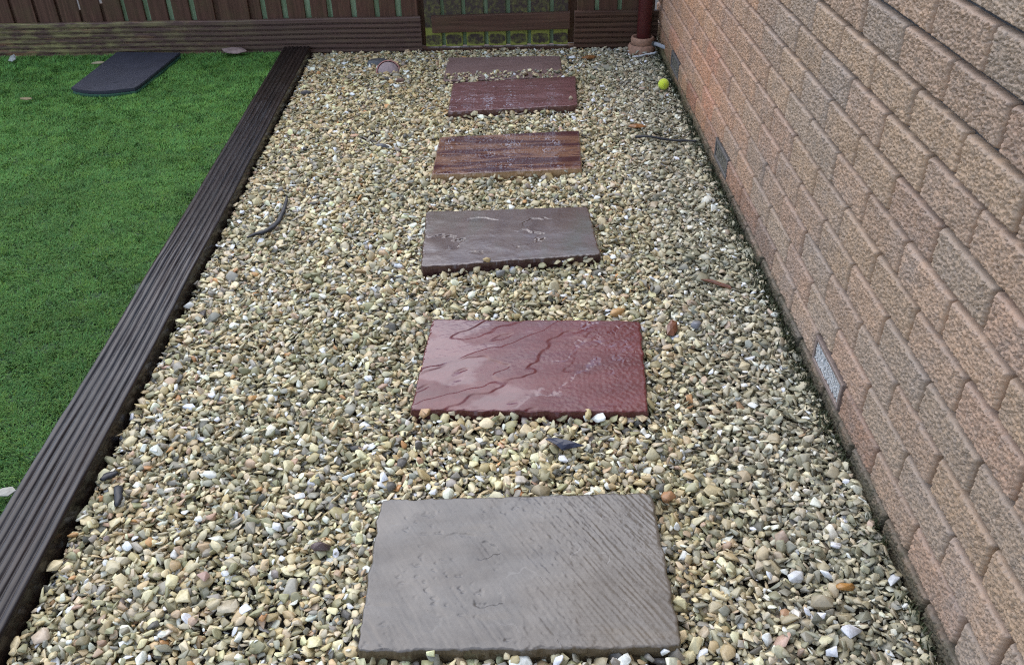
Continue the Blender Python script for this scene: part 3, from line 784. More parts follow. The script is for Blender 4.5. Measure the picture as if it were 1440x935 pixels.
for i in range(NST):
    s = size[i]; me_, ry, rz = PROT[pid[i]]
    rad = s * (0.5 + 0.5 * ry); n = max(1, int(round(rad / RES * 0.92)))
    best = None
    kc = 5 if i % 4 else 1
    for c in cand[i][:kc]:
        ix, iy = min(max(int(c[0]), n), NX - n - 1), min(max(int(c[1]), n), NY - n - 1)
        h = Hf[ix, iy]
        if best is None or h < best[0]: best = (h, ix, iy)
    _, ix, iy = best
    A, B, msk, prof = foot(n)
    sub = Hf[ix - n:ix + n + 1, iy - n:iy + n + 1]
    w = sub[msk]
    mean = w.mean(); restz = 0.55 * mean + 0.45 * w.max()
    restz = min(restz, mean + 0.007)
    aa = (A[msk] * w).sum() / (A[msk] ** 2).sum() / RES; bb = (B[msk] * w).sum() / (B[msk] ** 2).sum() / RES
    aa = max(-0.7, min(0.7, aa)) * 0.8 + tiltj[i, 0]; bb = max(-0.7, min(0.7, bb)) * 0.8 + tiltj[i, 1]
    th = s * rz
    zc = restz + th * 0.62
    x = gx[ix] + jit[i, 0]; y = gy[iy] + jit[i, 1]
    pts[i] = (x, y, zc)
    nv = Vector((-aa, -bb, 1)).normalized()
    q = nv.to_track_quat('Z', 'Y').to_matrix() @ Matrix.Rotation(yaw[i], 3, 'Z')
    rots[i] = q.to_euler()[:]
    scl[i] = (s, s, s)
    newh = zc + th * 0.85 * prof + A * RES * aa * 0.6 + B * RES * bb * 0.6
    np.maximum(sub, np.where(msk, newh, -1), out=sub)
# keep stones off the wall and out of the air
ci_ = rng.choice(len(palette), NST, p=pw)
X, Y = pts[:, 0], pts[:, 1]
algae = np.clip(0.30 + 0.55 * fbm(X * 1.8, Y * 1.8, 131, 4) + 0.75 * sstep(0.30, 0.70, X) + 0.15 * sstep(-0.4, -0.8, X) * sstep(2.2, 1.2, Y) - 0.22 * sstep(0.45, 0.25, np.abs(X)) * sstep(2.4, 1.6, Y), 0, 1)
clean = rng.random(NST)
colr = palette[ci_] * rng.uniform(0.85, 1.3, (NST, 1)) * (1 + rng.normal(0, 0.035, (NST, 3)))
amt = algae * (0.1 + 0.62 * rng.random(NST)); amt[(ci_ == 4) & (clean < 0.7)] *= 0.25
colr = colr * (1 - amt[:, None]) + amt[:, None] * np.array([0.20, 0.205, 0.115]) * rng.uniform(0.7, 1.25, (NST, 1))
tanz = sstep(2.6, 4.2, Y) * sstep(0.2, -0.5, X) * 0.5
colr = colr * (1 - tanz[:, None] * np.array([-0.10, 0.02, 0.22]))
greyz = sstep(0.3, 0.6, X) * 0.35
lum = colr.mean(1, keepdims=True); colr = colr * (1 - greyz[:, None]) + greyz[:, None] * lum * np.array([0.97, 1.0, 1.0]) * 1.08
colr *= np.array([1.27, 1.19, 0.99]); colr = np.clip(colr, 0.01, 0.85)

def instancer(name, P, R_, S_, idx, cols, protos, label, cat=None):
    pc = bpy.data.collections.new(name + '_kinds')
    for i, me in enumerate(protos):
        o = bpy.data.objects.new('%s_kind_%03d' % (name, i), me); pc.objects.link(o)
    me = bpy.data.meshes.new(name); me.vertices.add(len(P)); me.vertices.foreach_set('co', np.asarray(P, np.float32).ravel())
    for nm, arr in (('rot', R_), ('scl', S_)):
        a = me.attributes.new(nm, 'FLOAT_VECTOR', 'POINT'); a.data.foreach_set('vector', np.asarray(arr, np.float32).ravel())
    a = me.attributes.new('idx', 'INT', 'POINT'); a.data.foreach_set('value', np.asarray(idx, np.int32))
    a = me.attributes.new('col', 'FLOAT_COLOR', 'POINT'); a.data.foreach_set('color', np.concatenate([cols, np.ones((len(P), 1))], 1).astype(np.float32).ravel())
    o = bpy.data.objects.new(name, me); link(o)
    ng = bpy.data.node_groups.new(name + '_scatter', 'GeometryNodeTree')
    ng.interface.new_socket('Geometry', in_out='INPUT', socket_type='NodeSocketGeometry')
    ng.interface.new_socket('Geometry', in_out='OUTPUT', socket_type='NodeSocketGeometry')
    N = ng.nodes; Lk = ng.links
    gi = N.new('NodeGroupInput'); go = N.new('NodeGroupOutput')
    m2p = N.new('GeometryNodeMeshToPoints'); inst = N.new('GeometryNodeInstanceOnPoints')
    cinf = N.new('GeometryNodeCollectionInfo'); cinf.inputs['Collection'].default_value = pc
    cinf.inputs['Separate Children'].default_value = True; cinf.inputs['Reset Children'].default_value = True
    def named(nm, typ):
        n = N.new('GeometryNodeInputNamedAttribute'); n.data_type = typ; n.inputs['Name'].default_value = nm
        return n.outputs['Attribute']
    e2r = N.new('FunctionNodeEulerToRotation')
    Lk.new(gi.outputs[0], m2p.inputs['Mesh']); Lk.new(m2p.outputs[0], inst.inputs['Points'])
    Lk.new(cinf.outputs[0], inst.inputs['Instance']); inst.inputs['Pick Instance'].default_value = True
    Lk.new(named('idx', 'INT'), inst.inputs['Instance Index'])
    Lk.new(named('rot', 'FLOAT_VECTOR'), e2r.inputs[0]); Lk.new(e2r.outputs[0], inst.inputs['Rotation'])
    Lk.new(named('scl', 'FLOAT_VECTOR'), inst.inputs['Scale'])
    Lk.new(inst.outputs[0], go.inputs[0])
    md = o.modifiers.new('scatter', 'NODES'); md.node_group = ng
    tag(o, label, cat, kind='stuff')
    return o
instancer('gravel', pts, rots, scl, pid, colr, [p[0] for p in PROT], 'damp cream, grey and tan gravel between lawn and wall', 'gravel')

def gz(x, y, r=0.012):
    ix = int((x - GX0) / RES); iy = int((y - GY0) / RES); n = max(1, int(r / RES))
    sub = Hf[max(0, ix - n):ix + n + 1, max(0, iy - n):iy + n + 1]
    return float(np.percentile(sub, 75)) if sub.size else 0.0

# ------------------------------------------------------------------ artificial lawn
def make_grass_mat():
    M = NM('artificial_grass_blade')
    a = M.attr('col', 'INSTANCER'); b = M.attr('tone')
    col = M.mix(1.0, a.outputs['Color'], b.outputs['Color'], 'MULTIPLY')
    return M.out(col, 0.65, Specular_IOR_Level=0.12)
MAT_GRASS = make_grass_mat()
def tuft(seed, nb=110, R0=0.034):
    r = np.random.default_rng(seed); V = []; F = []; T = []
    lean0 = r.uniform(0, 2 * np.pi)
    for k in range(nb):
        p = r.normal(0, 1, 2); p = p / max(1e-6, np.linalg.norm(p)) * R0 * math.sqrt(r.random())
        L = r.uniform(0.011, 0.021); wdt = r.uniform(0.0008, 0.0014)
        dirn = lean0 + r.normal(0, 1.1); lean = r.uniform(0.5, 1.45)
        d = np.array([math.cos(dirn), math.sin(dirn)]); s = np.array([-d[1], d[0]])
        b0 = len(V); thatch = r.random() < 0.10
        tone = np.array([0.55, 0.42, 0.2]) * 3.0 if thatch else np.array([r.uniform(.65, 1.35)] * 3) * np.array([r.uniform(.8, 1.3), 1, r.uniform(.75, 1.2)])
        if thatch: lean = 1.35; L *= 0.8
        for j in range(4):
            t = j / 3; ang = lean * (0.35 + 0.75 * t)
            hx = L * t * math.sin(ang); hz = L * t * math.cos(ang)
            ww = wdt * (1 - 0.75 * t ** 2)
            for sg in (-1, 1):
                V.append((p[0] + d[0] * hx + s[0] * ww * sg, p[1] + d[1] * hx + s[1] * ww * sg, hz)); T.append(tone)
        for j in range(3):
            a = b0 + 2 * j; F.append((a, a + 1, a + 3, a + 2))
    me = mesh_np('grass_tuft', V, np.array(F), True)
    at = me.attributes.new('tone', 'FLOAT_COLOR', 'POINT'); at.data.foreach_set('color', np.concatenate([np.array(T), np.ones((len(T), 1))], 1).astype(np.float32).ravel())
    me.materials.append(MAT_GRASS); return me
TUFTS = [tuft(500 + i) for i in range(14)]
LAWN_Z = 0.004
gp = []
sp = 0.034
for y in np.arange(0.9, 4.86, sp):
    for x in np.arange(-3.7, -1.0, sp):
        X_ = x + random.uniform(-.5, .5) * sp; Y_ = y + random.uniform(-.5, .5) * sp
        if X_ < edge_R(Y_) - 0.144 - 0.010 and Y_ < FY - 0.006: gp.append((X_, Y_, LAWN_Z))
gp = np.array(gp); ngp = len(gp)
grot = np.stack([rng.normal(0, .06, ngp), rng.normal(0, .06, ngp), rng.uniform(0, 6.283, ngp)], 1)
# artificial pile mostly brushed one way
brushed = rng.random(ngp) < 0.5; grot[brushed, 2] = rng.normal(0.3, 0.5, brushed.sum())
gsc = rng.uniform(0.85, 1.15, ngp)[:, None] * np.array([1, 1, 1.0]) * np.stack([np.ones(ngp), np.ones(ngp), rng.uniform(.8, 1.15, ngp)], 1)
gn = fbm(gp[:, 0] * 3, gp[:, 1] * 5, 151, 4); gn2 = fbm(gp[:, 0] * 11, gp[:, 1] * 16, 152, 3)
gc = np.array([0.080, 0.188, 0.044])[None] * (0.86 + 0.42 * sstep(2.0, 4.4, gp[:, 1]))[:, None] * (1 + 0.20 * gn[:, None] + 0.14 * gn2[:, None])  # vignetting painted into the tuft colour: darker near the camera, brighter towards the fence
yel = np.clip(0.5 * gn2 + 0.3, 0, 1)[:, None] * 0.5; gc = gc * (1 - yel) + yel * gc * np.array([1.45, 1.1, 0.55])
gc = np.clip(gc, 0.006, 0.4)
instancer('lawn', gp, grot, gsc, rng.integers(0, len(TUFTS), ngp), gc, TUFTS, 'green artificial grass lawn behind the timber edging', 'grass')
MAT_LBASE = mat_plain('lawn_backing', (0.026, 0.060, 0.018), 0.8, 0.4, 40, 0.3)
V = [(-3.8, 0.3, LAWN_Z), (edge_R(0.3) - 0.140, 0.3, LAWN_Z), (edge_R(4.86) - 0.140, 4.86, LAWN_Z), (-3.8, 4.86, LAWN_Z)]
tag(obj('lawn_backing', mesh_np('lawn_backing', V, [(0, 1, 2, 3)]), MAT_LBASE), 'dark green backing sheet under the artificial grass', kind='structure')

# ------------------------------------------------------------------ moss and weeds along the foot of the wall
def moss():
    M = NM('moss_and_weeds'); g = M.geo(); n = M.noise(g, 50, 3)
    M.out(M.ramp(n, [(0.3, (0.014, 0.018, 0.006)), (0.7, (0.055, 0.062, 0.018))]), 0.7)
    V = []; F = []
    r = np.random.default_rng(77)
    for k in range(9000):
        y = r.uniform(0.6, 4.75)
        dens = 0.5 + 0.9 * float(fbm(y * 3.2, 2.2, 161, 3)) + 0.25 * (y > 2.0) - 0.25 * (y < 1.3)
        if r.random() > dens: continue
        x = WX - 0.004 - abs(r.normal(0, 0.020)); 
        z = gz(x, y, 0.008) - 0.004
        L = r.uniform(0.006, 0.020); a = r.uniform(0, 6.28); le = r.uniform(0.2, 1.1); w = r.uniform(0.001, 0.0025)
        d = np.array([math.cos(a) * math.sin(le), math.sin(a) * math.sin(le), math.cos(le)]) * L
        s = np.array([-math.sin(a), math.cos(a), 0]) * w
        p = np.array([x, y, z]); b = len(V)
        V += [tuple(p - s), tuple(p + s), tuple(p + d * .6 + s * .8), tuple(p + d), tuple(p + d * .6 - s * .8)]
        F.append((b, b + 1, b + 2, b + 3, b + 4))
    tag(obj('moss', mesh_np('moss', V, F), M.m), 'dark green moss and weed along the foot of the brick wall', 'moss', kind='stuff')
moss()

# ------------------------------------------------------------------ downpipe, clay socket, overflow pipe
def lathe(name, prof, seg=40, smooth=True):
    V = []; F = []
    for k in range(seg):
        a = 2 * math.pi * k / seg
        V += [(r * math.cos(a), r * math.sin(a), z) for r, z in prof]
    P = len(prof)
    for k in range(seg):
        k2 = (k + 1) % seg
        for i in range(P - 1):
            F.append((k * P + i, k2 * P + i, k2 * P + i + 1, k * P + i + 1))
    me = mesh_np(name, V, F, smooth)
    return me
def tube(name, path, radii, seg=10, rough=0.0, cap=True, flat=1.0, seed=0):
    path = [Vector(p) for p in path]; V = []; F = []
    r_ = random.Random(seed)
    n = len(path)
    for i, p in enumerate(path):
        t = (path[min(i + 1, n - 1)] - path[max(i - 1, 0)]).normalized()
        up = Vector((0, 0, 1)) if abs(t.z) < 0.9 else Vector((1, 0, 0))
        s = t.cross(up).normalized(); u2 = s.cross(t).normalized()
        r = radii[i] if hasattr(radii, '__len__') else radii
        for k in range(seg):
            a = 2 * math.pi * k / seg; rr = r * (1 + r_.uniform(-rough, rough))
            V.append(tuple(p + s * math.cos(a) * rr + u2 * math.sin(a) * rr * flat))
    for i in range(n - 1):
        for k in range(seg):
            k2 = (k + 1) % seg
            F.append((i * seg + k, i * seg + k2, (i + 1) * seg + k2, (i + 1) * seg + k))
    if cap:
        F.append(tuple(range(seg))[::-1]); F.append(tuple((n - 1) * seg + k for k in range(seg)))
    me = mesh_np(name, V, F, True)
    bm = bmesh.new(); bm.from_mesh(me); bmesh.ops.recalc_face_normals(bm, faces=bm.faces); bm.to_mesh(me); bm.free()
    return me
MAT_PIPE = mat_plain('oxblood_plastic_pipe', (0.085, 0.018, 0.016), 0.32, 0.18, 12, 0.05, 0.001)
MAT_CLAY = mat_plain('terracotta_socket', (0.34, 0.185, 0.115), 0.75, 0.28, 70, 0.4, 0.001)
MAT_GREY = mat_plain('grey_plastic', (0.30, 0.31, 0.32), 0.4, 0.15, 30, 0.1)
dp = empty('downpipe', (0.697, 4.790, 0))
tag(dp, 'dark red rainwater downpipe in the corner of wall and fence', 'downpipe', kind='thing')
obj('pipe', lathe('pipe', [(0.036, 0.07), (0.038, 0.075), (0.038, 2.5), (0.036, 2.5)]), MAT_PIPE, dp)
sk = empty('drain_socket', (0.685, 4.768, 0))
tag(sk, 'terracotta clay drain socket around the foot of the downpipe', 'drain socket', kind='thing')
obj('lower_collar', lathe('lower_collar', [(0.060, -0.04), (0.071, -0.03), (0.074, 0.012), (0.072, 0.034), (0.066, 0.044), (0.058, 0.046)]), MAT_CLAY, sk)
obj('upper_collar', lathe('upper_collar', [(0.057, 0.040), (0.061, 0.044), (0.062, 0.072), (0.059, 0.080), (0.052, 0.082), (0.047, 0.078), (0.045, 0.060), (0.0, 0.055)]), MAT_CLAY, sk, (0.005, 0.008, 0))
ov = empty('overflow_pipe', (0.745, 4.66, 0.05))
tag(ov, 'small grey overflow pipe running from the wall to the clay socket', 'pipe', kind='thing')
obj('pipe', tube('pipe', [(0.745 - 0.745, 4.705 - 4.66, 0.012), (0.012, 0.02, 0.016), (0.022, -0.01, 0.018), (0.040, -0.05, 0.02), (0.052, -0.075, 0.02)], 0.0105, 14), MAT_GREY, ov)
obj('clip', lathe('clip', [(0.0, 0.0), (0.014, 0.0), (0.014, 0.014), (0.0, 0.014)], 20, False), mat_plain('dark_clip', (0.05, 0.05, 0.045), 0.5), ov, (-0.004, 0.050, 0.010), (math.radians(80), 0, 0.3))
tag(obj('white_stick', tube('white_stick', [(0.625, 4.64, gz(.625, 4.64) + .004), (0.66, 4.655, gz(.66, 4.655) + .007), (0.70, 4.672, gz(.70, 4.672) + .008), (0.74, 4.690, gz(.74, 4.69) + .010), (0.758, 4.70, gz(.755, 4.70) + .012)], [.004, .0045, .0045, .006, .0065], 8, 0.1), mat_plain('white_plastic', (0.66, 0.66, 0.64), 0.45)),
    'thin white stick lying on gravel before the clay socket', 'stick')

# ------------------------------------------------------------------ ball
def fuzzy_ball():
    M = NM('yellow_felt'); c = M.coord('Object'); n = M.noise(c, 260, 4, 0.7)
    M.bump(n, 0.8, 0.002)
    M.out(M.ramp(n, [(0.3, (0.50, 0.60, 0.02)), (0.7, (0.72, 0.82, 0.06))]), 0.9, Sheen_Weight=0.3)
    bm = bmesh.new(); bmesh.ops.create_icosphere(bm, subdivisions=4, radius=0.0265)
    x, y = 0.716, 4.165
    z = gz(x, y, 0.02)
    o = obj('ball', bm_mesh('ball', bm, True), M.m, None, (x, y, z + 0.021), (0.5, 0.3, 0))
    tag(o, 'small bright yellow ball on the gravel by the wall', 'ball')
    ms = mat_plain('ball_seam', (0.45, 0.50, 0.12), 0.7, 0.1)
    pth = []
    for k in range(65):
        t = 2 * math.pi * k / 64
        v = Vector((math.cos(t) + 0.35 * math.cos(3 * t), math.sin(t) - 0.35 * math.sin(3 * t), 1.15 * math.sin(2 * t))).normalized() * 0.0262
        pth.append(v)
    obj('seam', tube('seam', pth, 0.0011, 5, cap=False), ms, o)
fuzzy_ball()

# ------------------------------------------------------------------ rubber mat on the lawn
def rubber_mat():
    out = [(-2.150, 4.250)]
    for k in range(1, 12):
        t = k / 12; out.append((-2.150 + 0.318 * t, 4.250 - 0.052 * math.sin(math.pi * t ** 0.9) - 0.020 * t))
    out += [(-1.832, 4.228), (-1.822, 4.262), (-1.782, 4.792), (-2.135, 4.822)]
    base = Vector((-1.97, 4.5, 0))
    def sheet(name, grow, z0, z1, mat, parent, loc):
        bm = bmesh.new(); c = np.mean(out, 0)
        vs_ = [bm.verts.new((c[0] + (p[0] - c[0]) * grow - base.x, c[1] + (p[1] - c[1]) * grow - base.y, z0)) for p in out]
        f = bm.faces.new(vs_); r = bmesh.ops.extrude_face_region(bm, geom=[f])
        bmesh.ops.translate(bm, vec=(0, 0, z1 - z0), verts=[v for v in r['geom'] if isinstance(v, bmesh.types.BMVert)])
        bmesh.ops.recalc_face_normals(bm, faces=bm.faces)
        bmesh.ops.bevel(bm, geom=[e for e in bm.edges if abs(e.verts[0].co.z - e.verts[1].co.z) < 1e-6], offset=0.0025, segments=2, affect='EDGES')
        return obj(name, bm_mesh(name, bm), mat, parent, loc)
    t = empty('rubber_mat', base)
    tag(t, 'dark navy rubber mat with a curved front lying on the lawn', 'mat', kind='thing')
    M = NM('navy_rubber'); c = M.coord('Object'); n = M.noise(c, 14, 4, 0.6); n2 = M.noise(c, 320, 3, .6)
    M.bump(n2, 0.3, 0.001); M.out(M.ramp(n, [(0.3, (0.020, 0.021, 0.030)), (0.7, (0.032, 0.033, 0.046))]), 0.55)
    sheet('top_layer', 1.0, 0.0205, 0.036, M.m, t, (0, 0, 0))
    sheet('underside', 0.995, 0.008, 0.0200, mat_plain('green_mat_edge', (0.02, 0.075, 0.04), 0.6), t, (0.006, -0.013, 0))
    bm = rounded_box('hand_slot', 0.024, 0.010, 0.002, 0.0008, 1)
    obj('hand_slot', bm_mesh('hand_slot', bm), mat_plain('slot_black', (0.004, 0.004, 0.005), 0.9), t, (-1.955 - base.x, 4.315 - base.y, 0.0358), (0, 0, 0.15))
rubber_mat()

# ------------------------------------------------------------------ loose things on the lawn
def flake(name, pts2, z, thick, mat, loc, label, cat, rot=(0, 0, 0), group=None, seed=1, wav=0.3):
    r = random.Random(seed); bm = bmesh.new()
    n = len(pts2); c = bm.verts.new((0, 0, thick)); c2 = bm.verts.new((0, 0, -thick * .2))
    t = [bm.verts.new((x, y, thick * (0.3 + wav * r.uniform(-1, 1)))) for x, y in pts2]
    mid = [bm.verts.new((x * .55, y * .55, thick * (0.9 + wav * r.uniform(-.5, .5)))) for x, y in pts2]
    b = [bm.verts.new((x * .97, y * .97, v.co.z - thick * 0.45)) for (x, y), v in zip(pts2, t)]
    for i in range(n):
        j = (i + 1) % n
        bm.faces.new((c, mid[i], mid[j])); bm.faces.new((mid[i], t[i], t[j], mid[j])); bm.faces.new((t[i], b[i], b[j], t[j])); bm.faces.new((b[i], c2, b[j]))
    bmesh.ops.recalc_face_normals(bm, faces=bm.faces)
    o = obj(name, bm_mesh(name, bm), mat, None, (loc[0], loc[1], z), rot)
    return tag(o, label, cat, group)
flake('wood_scrap', [(-.07, .03), (-.02, .042), (.035, .038), (.062, .012), (.075, -.008), (.03, -.03), (.004, -.028), (-.03, -.026), (-.055, 0)], 0.036, 0.008, mat_plain('pinkish_bark', (0.24, 0.165, 0.135), 0.7, .3, 40), (-1.500, 4.800), 'flat pinkish-brown scrap on the lawn against the baseboard', 'scrap', (0.15, 0, 0), seed=3)
flake('dead_leaf', [(-.032, 0), (-.01, .016), (.02, .018), (.036, .004), (.018, -.014), (-.012, -.013)], 0.034, 0.006, mat_plain('pale_leaf', (0.30, 0.25, 0.14), 0.7, .3, 60), (-2.170, 4.640), 'small pale leaf on the grass left of the navy mat', 'leaf', (0, 0, .3), seed=4)
flake('dead_leaf', [(-.024, 0), (-.01, .014), (.012, .016), (.024, .002), (.012, -.013), (-.01, -.012)], 0.036, 0.006, mat_plain('grey_pebble_leaf', (0.33, 0.31, 0.25), 0.7, .25, 60), (-1.163, 1.462), 'pale oval leaf on the grass touching the timber edging', 'leaf', (0, 0, .1), seed=5)
flake('dead_leaf', [(-.03, 0), (-.008, .013), (.02, .016), (.034, 0), (.018, -.014), (-.014, -.015)], 0.033, 0.005, mat_plain('tan_leaf', (0.20, 0.15, 0.07), 0.75, .3, 60), (-2.31, 4.11), 'tan withered leaf in the grass in front of the mat', 'leaf', (0, 0, -.2), seed=6)
flake('dead_leaf', [(-.018, -.02), (-.014, .02), (.004, .035), (.016, .014), (.018, -.012), (.004, -.03)], 0.034, 0.008, mat_plain('whitish_leaf', (0.32, 0.33, 0.28), 0.6, .3, 60), (-2.665, 4.745), 'whitish scrap of leaf in the dark grass under the fence', 'leaf', (0.3, 0, .2), seed=7)

# ------------------------------------------------------------------ debris on the gravel
MAT_BLACK = mat_plain('black_rubber_strip', (0.020, 0.019, 0.020), 0.5, 0.4, 90, 0.5)
MAT_BLUE = mat_plain('blue_black_plastic', (0.022, 0.024, 0.042), 0.25, 0.3, 60, 0.2)
MAT_LEAF = mat_plain('wet_brown_leaf', (0.16, 0.062, 0.03), 0.35, 0.35, 60, 0.4)
MAT_OLEAF = mat_plain('wet_orange_leaf', (0.30, 0.135, 0.045), 0.4, 0.35, 60, 0.4)
def smooth_path(P, n=24, dz=0.006, r=0.012):
    P = np.array(P); t = np.linspace(0, len(P) - 1, n); out = []
    for q in t:
        i = int(min(q, len(P) - 2)); f = q - i
        p0, p1, p2, p3 = P[max(i - 1, 0)], P[i], P[i + 1], P[min(i + 2, len(P) - 1)]
        v = 0.5 * ((2 * p1) + (-p0 + p2) * f + (2 * p0 - 5 * p1 + 4 * p2 - p3) * f ** 2 + (-p0 + 3 * p1 - 3 * p2 + p3) * f ** 3)
        out.append(v)
    zs = np.array([gz(v[0], v[1], r) for v in out]); zs = np.convolve(np.pad(zs, 3, 'edge'), np.ones(7) / 7, 'valid')
    return [(v[0], v[1], z + dz) for v, z in zip(out, zs)]
pth = smooth_path([(-0.915, 2.690), (-0.890, 2.728), (-0.862, 2.742), (-0.842, 2.800), (-0.836, 2.880), (-0.838, 2.950), (-0.846, 3.010)], 30, 0.016)
tag(obj('rubber_strip', tube('rubber_strip', pth, [0.004 + 0.0065 * math.sin(math.pi * (i / 29) ** 0.8) for i in range(30)], 8, 0.22, True, 0.7, 3), MAT_BLACK), 'curved black strip on gravel near the timber edging', 'strip')
pth = smooth_path([(0.508, 3.545), (0.57, 3.528), (0.64, 3.512), (0.70, 3.498), (0.755, 3.486)], 20, 0.010)
tag(obj('stick', tube('stick', pth, [0.0055 + 0.001 * math.sin(i) for i in range(20)], 8, 0.12, True, 1, 4), MAT_BLACK), 'straight thin black stick reaching toward the wall', 'stick')
flake('plastic_shard', [(-.046, .008), (-.02, .011), (.012, .008), (.05, -.006), (.022, -.013), (-.004, -.022), (-.018, -.010)], gz(.108, 1.622) + 0.008, 0.008, MAT_BLUE, (0.108, 1.622), 'blue-black plastic shard between the red slab and the grey slab', 'shard', (0.2, 0, -.12), seed=8)
pth = smooth_path([(-0.975, 1.521), (-0.958, 1.538), (-0.944, 1.548)], 8, 0.009)
tag(obj('rubber_scrap', tube('rubber_scrap', pth, [.004, .008, .010, .010, .009, .009, .007, .004], 8, 0.25, True, 0.6, 5), MAT_BLACK), 'small black scrap touching gravel beside the edging, farther of two', 'scrap')
pth = smooth_path([(-0.922, 1.492), (-0.913, 1.470), (-0.904, 1.450), (-0.902, 1.428)], 8, 0.009)
tag(obj('rubber_scrap', tube('rubber_scrap', pth, [.005, .010, .011, .011, .010, .009, .008, .004], 8, 0.25, True, 0.6, 6), MAT_BLACK), 'small black scrap on gravel beside the edging, nearer of two', 'scrap')
flake('brown_leaf', [(-.045, .016), (-.02, .020), (.01, .004), (.045, -.012), (.05, -.02), (.015, -.012), (-.02, .004)], gz(.615, 2.36) + .008, 0.008, MAT_LEAF, (0.615, 2.360), 'narrow dark red-brown leaf on gravel near the wall', 'leaf', (0, 0, -.2), seed=9)
flake('brown_leaf', [(-.04, .0), (-.02, .022), (.02, .018), (.045, -.002), (.02, -.018), (-.015, -.02)], gz(.528, 3.66) + .010, 0.010, MAT_OLEAF, (0.528, 3.66), 'orange-brown curled leaf just beyond the black stick', 'leaf', (0, .1, .3), seed=10)
flake('brown_leaf', [(-.012, -.03), (-.016, .004), (-.006, .032), (.012, .03), (.016, 0), (.008, -.028)], gz(.444, 2.12) + .010, 0.010, MAT_LEAF, (0.444, 2.115), 'small rust-red leaf right of the brick-red slab', 'leaf', (.2, .2, -.2), seed=11)
flake('brown_leaf', [(-.05, .0), (-.02, .016), (.02, .02), (.05, .006), (.02, -.012), (-.02, -.016)], gz(.40, 4.63) + .008, 0.010, MAT_OLEAF, (0.40, 4.66), 'rusty leaf on gravel below the short fence section', 'leaf', (0, .1, .5), seed=12)

# half-buried clay cap and flat dark stone by the fence
zb = gz(-0.64, 4.53, 0.03)
cp = empty('clay_cap', (-0.640, 4.530, zb - 0.018)); cp.scale = (0.8, 0.8, 0.8)
tag(cp, 'dull pinkish domed cap with a pink rim half buried near the fence', 'cap', kind='thing')
obj('rim', lathe('rim', [(0.076, -0.03), (0.080, 0.0), (0.079, 0.016), (0.075, 0.022), (0.070, 0.022)], 36), mat_plain('pink_clay', (0.36, 0.155, 0.125), 0.6, .3, 70, .4), cp, (0, 0, 0), (math.radians(48), math.radians(6), 0))
obj('dome', lathe('dome', [(0.068, 0.014), (0.062, 0.024), (0.048, 0.031), (0.028, 0.035), (0.0, 0.036)], 36), mat_plain('whitish_glaze', (0.30, 0.22, 0.205), 0.65, .3, 50, .4), cp, (0, 0, 0), (math.radians(48), math.radians(6), 0))
def big_stone(name, loc, dims, seed, col, label, rot=(0, 0, 0), lift=0.35):
    me, a, b = stone_proto(seed, 0.09, 14); me.materials.clear(); me.name = name
    o = obj(name, me, MAT_STONE, None, (loc[0], loc[1], gz(loc[0], loc[1], 0.01) + dims[2] * lift), rot, col)
    o.scale = (dims[0] * .85, dims[1] * .85 / a, dims[2] * .85 / b)
    return tag(o, label, 'stone', 'odd stones lying on the gravel')
big_stone('stone', (-0.705, 4.645), (0.078, 0.038, 0.020), 4001, (0.075, 0.075, 0.078), 'flat dark grey stone behind the pink-rimmed cap', (0.25, 0, 0.15), 0.6)
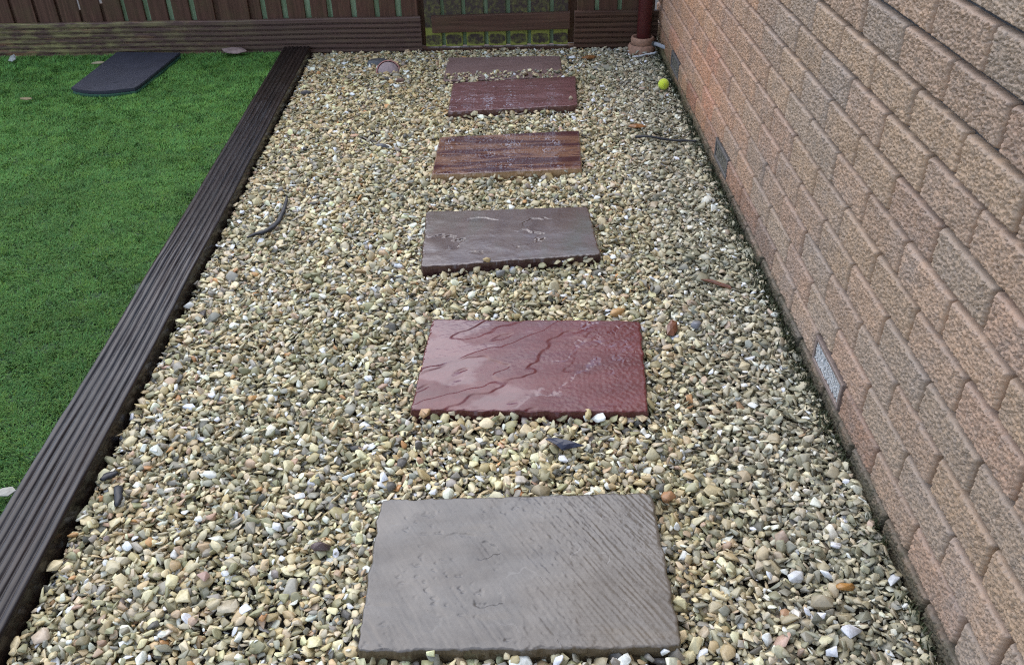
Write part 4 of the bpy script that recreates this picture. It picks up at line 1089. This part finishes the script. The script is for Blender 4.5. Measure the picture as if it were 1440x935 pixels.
STN = [
 ((0.755, 1.205), (0.024, 0.014, 0.006), (0.62, 0.63, 0.62), 'white triangular chip against the wall', 1.3),
 ((0.630, 1.080), (0.025, 0.017, 0.008), (0.74, 0.74, 0.74), 'bright white square stone near the wall at the bottom edge', 0.2),
 ((0.298, 2.205), (0.030, 0.016, 0.013), (0.56, 0.32, 0.12), 'amber stone behind the back right corner of the red slab', 0.2),
 ((0.330, 1.440), (0.021, 0.016, 0.011), (0.40, 0.20, 0.085), 'rust-orange stone at the back right corner of the grey slab', 0.5),
 ((-0.650, 1.228), (0.019, 0.014, 0.008), (0.44, 0.27, 0.20), 'pink stone beside a yellow one in the near left gravel', 2.2),
 ((-0.682, 1.258), (0.018, 0.012, 0.008), (0.66, 0.56, 0.32), 'yellow stone beside a pink one in the near left gravel', 0.1),
 ((-0.425, 1.308), (0.026, 0.011, 0.011), (0.095, 0.055, 0.05), 'dark maroon stone left of the grey slab', 0.15),
 ((-0.533, 1.371), (0.019, 0.012, 0.009), (0.80, 0.78, 0.74), 'brightest white stone left of the grey slab', 2.4),
 ((-1.000, 2.290), (0.019, 0.015, 0.011), (0.76, 0.74, 0.66), 'white pebble tucked against the timber edging', 0.3),
 ((0.650, 1.185), (0.024, 0.011, 0.009), (0.46, 0.22, 0.05), 'orange elongated stone near the wall', 0.2),
 ((0.515, 2.127), (0.020, 0.018, 0.012), (0.19, 0.19, 0.20), 'round slate-grey pebble right of the red slab', 0.0),
 ((0.560, 1.215), (0.026, 0.016, 0.011), (0.68, 0.68, 0.65), 'large pale stone left of the orange elongated one', 0.6),
 ((-0.612, 1.161), (0.020, 0.013, 0.010), (0.56, 0.46, 0.27), 'buff rounded stone below the pink and yellow pair', 0.25),
 ((-0.875, 4.196 - .7), (0.022, 0.010, 0.009), (0.035, 0.033, 0.034), 'small black stone in the gravel well beyond the curved strip', 2.0),
 ((-1.000, 4.196), (0.030, 0.013, 0.014), (0.045, 0.034, 0.032), 'dark brown stone near the far end of the edging', 0.1),
 ((-0.549, 3.494), (0.036, 0.014, 0.010), (0.10, 0.10, 0.105), 'long dark grey stone left of the purple banded slab', 0.05),
 ((-0.565, 4.360), (0.028, 0.014, 0.013), (0.20, 0.105, 0.075), 'red-brown stone just in front of the domed cap', 0.1),
 ((0.262, 3.985), (0.018, 0.012, 0.010), (0.52, 0.42, 0.30), 'lone stone lying on the mauve slab', 0.9),
 ((0.005, 1.500), (0.022, 0.014, 0.010), (0.60, 0.52, 0.40), 'cream stone behind the middle of the grey slab', 0.4),
 ((-0.235, 1.742), (0.020, 0.013, 0.011), (0.58, 0.36, 0.18), 'apricot stone at the front left corner of the red slab', 0.9),
 ((-0.05, 2.44), (0.020, 0.014, 0.012), (0.20, 0.20, 0.185), 'grey egg-shaped stone in front of the plum-brown slab', 0.5),
 ((-0.095, 2.492), (0.016, 0.010, 0.009), (0.50, 0.36, 0.16), 'small tan stone on the front edge of the plum-brown slab', 0.2),
]
for i, (lc, dm, cl, lb, yw_) in enumerate(STN):
    big_stone('stone', lc, dm, 4100 + i * 7, cl, lb, (random.uniform(-.2, .2), random.uniform(-.2, .2), yw_), 0.55)
print('bricks', n_bricks, 'tufts', ngp, 'stones', NST)
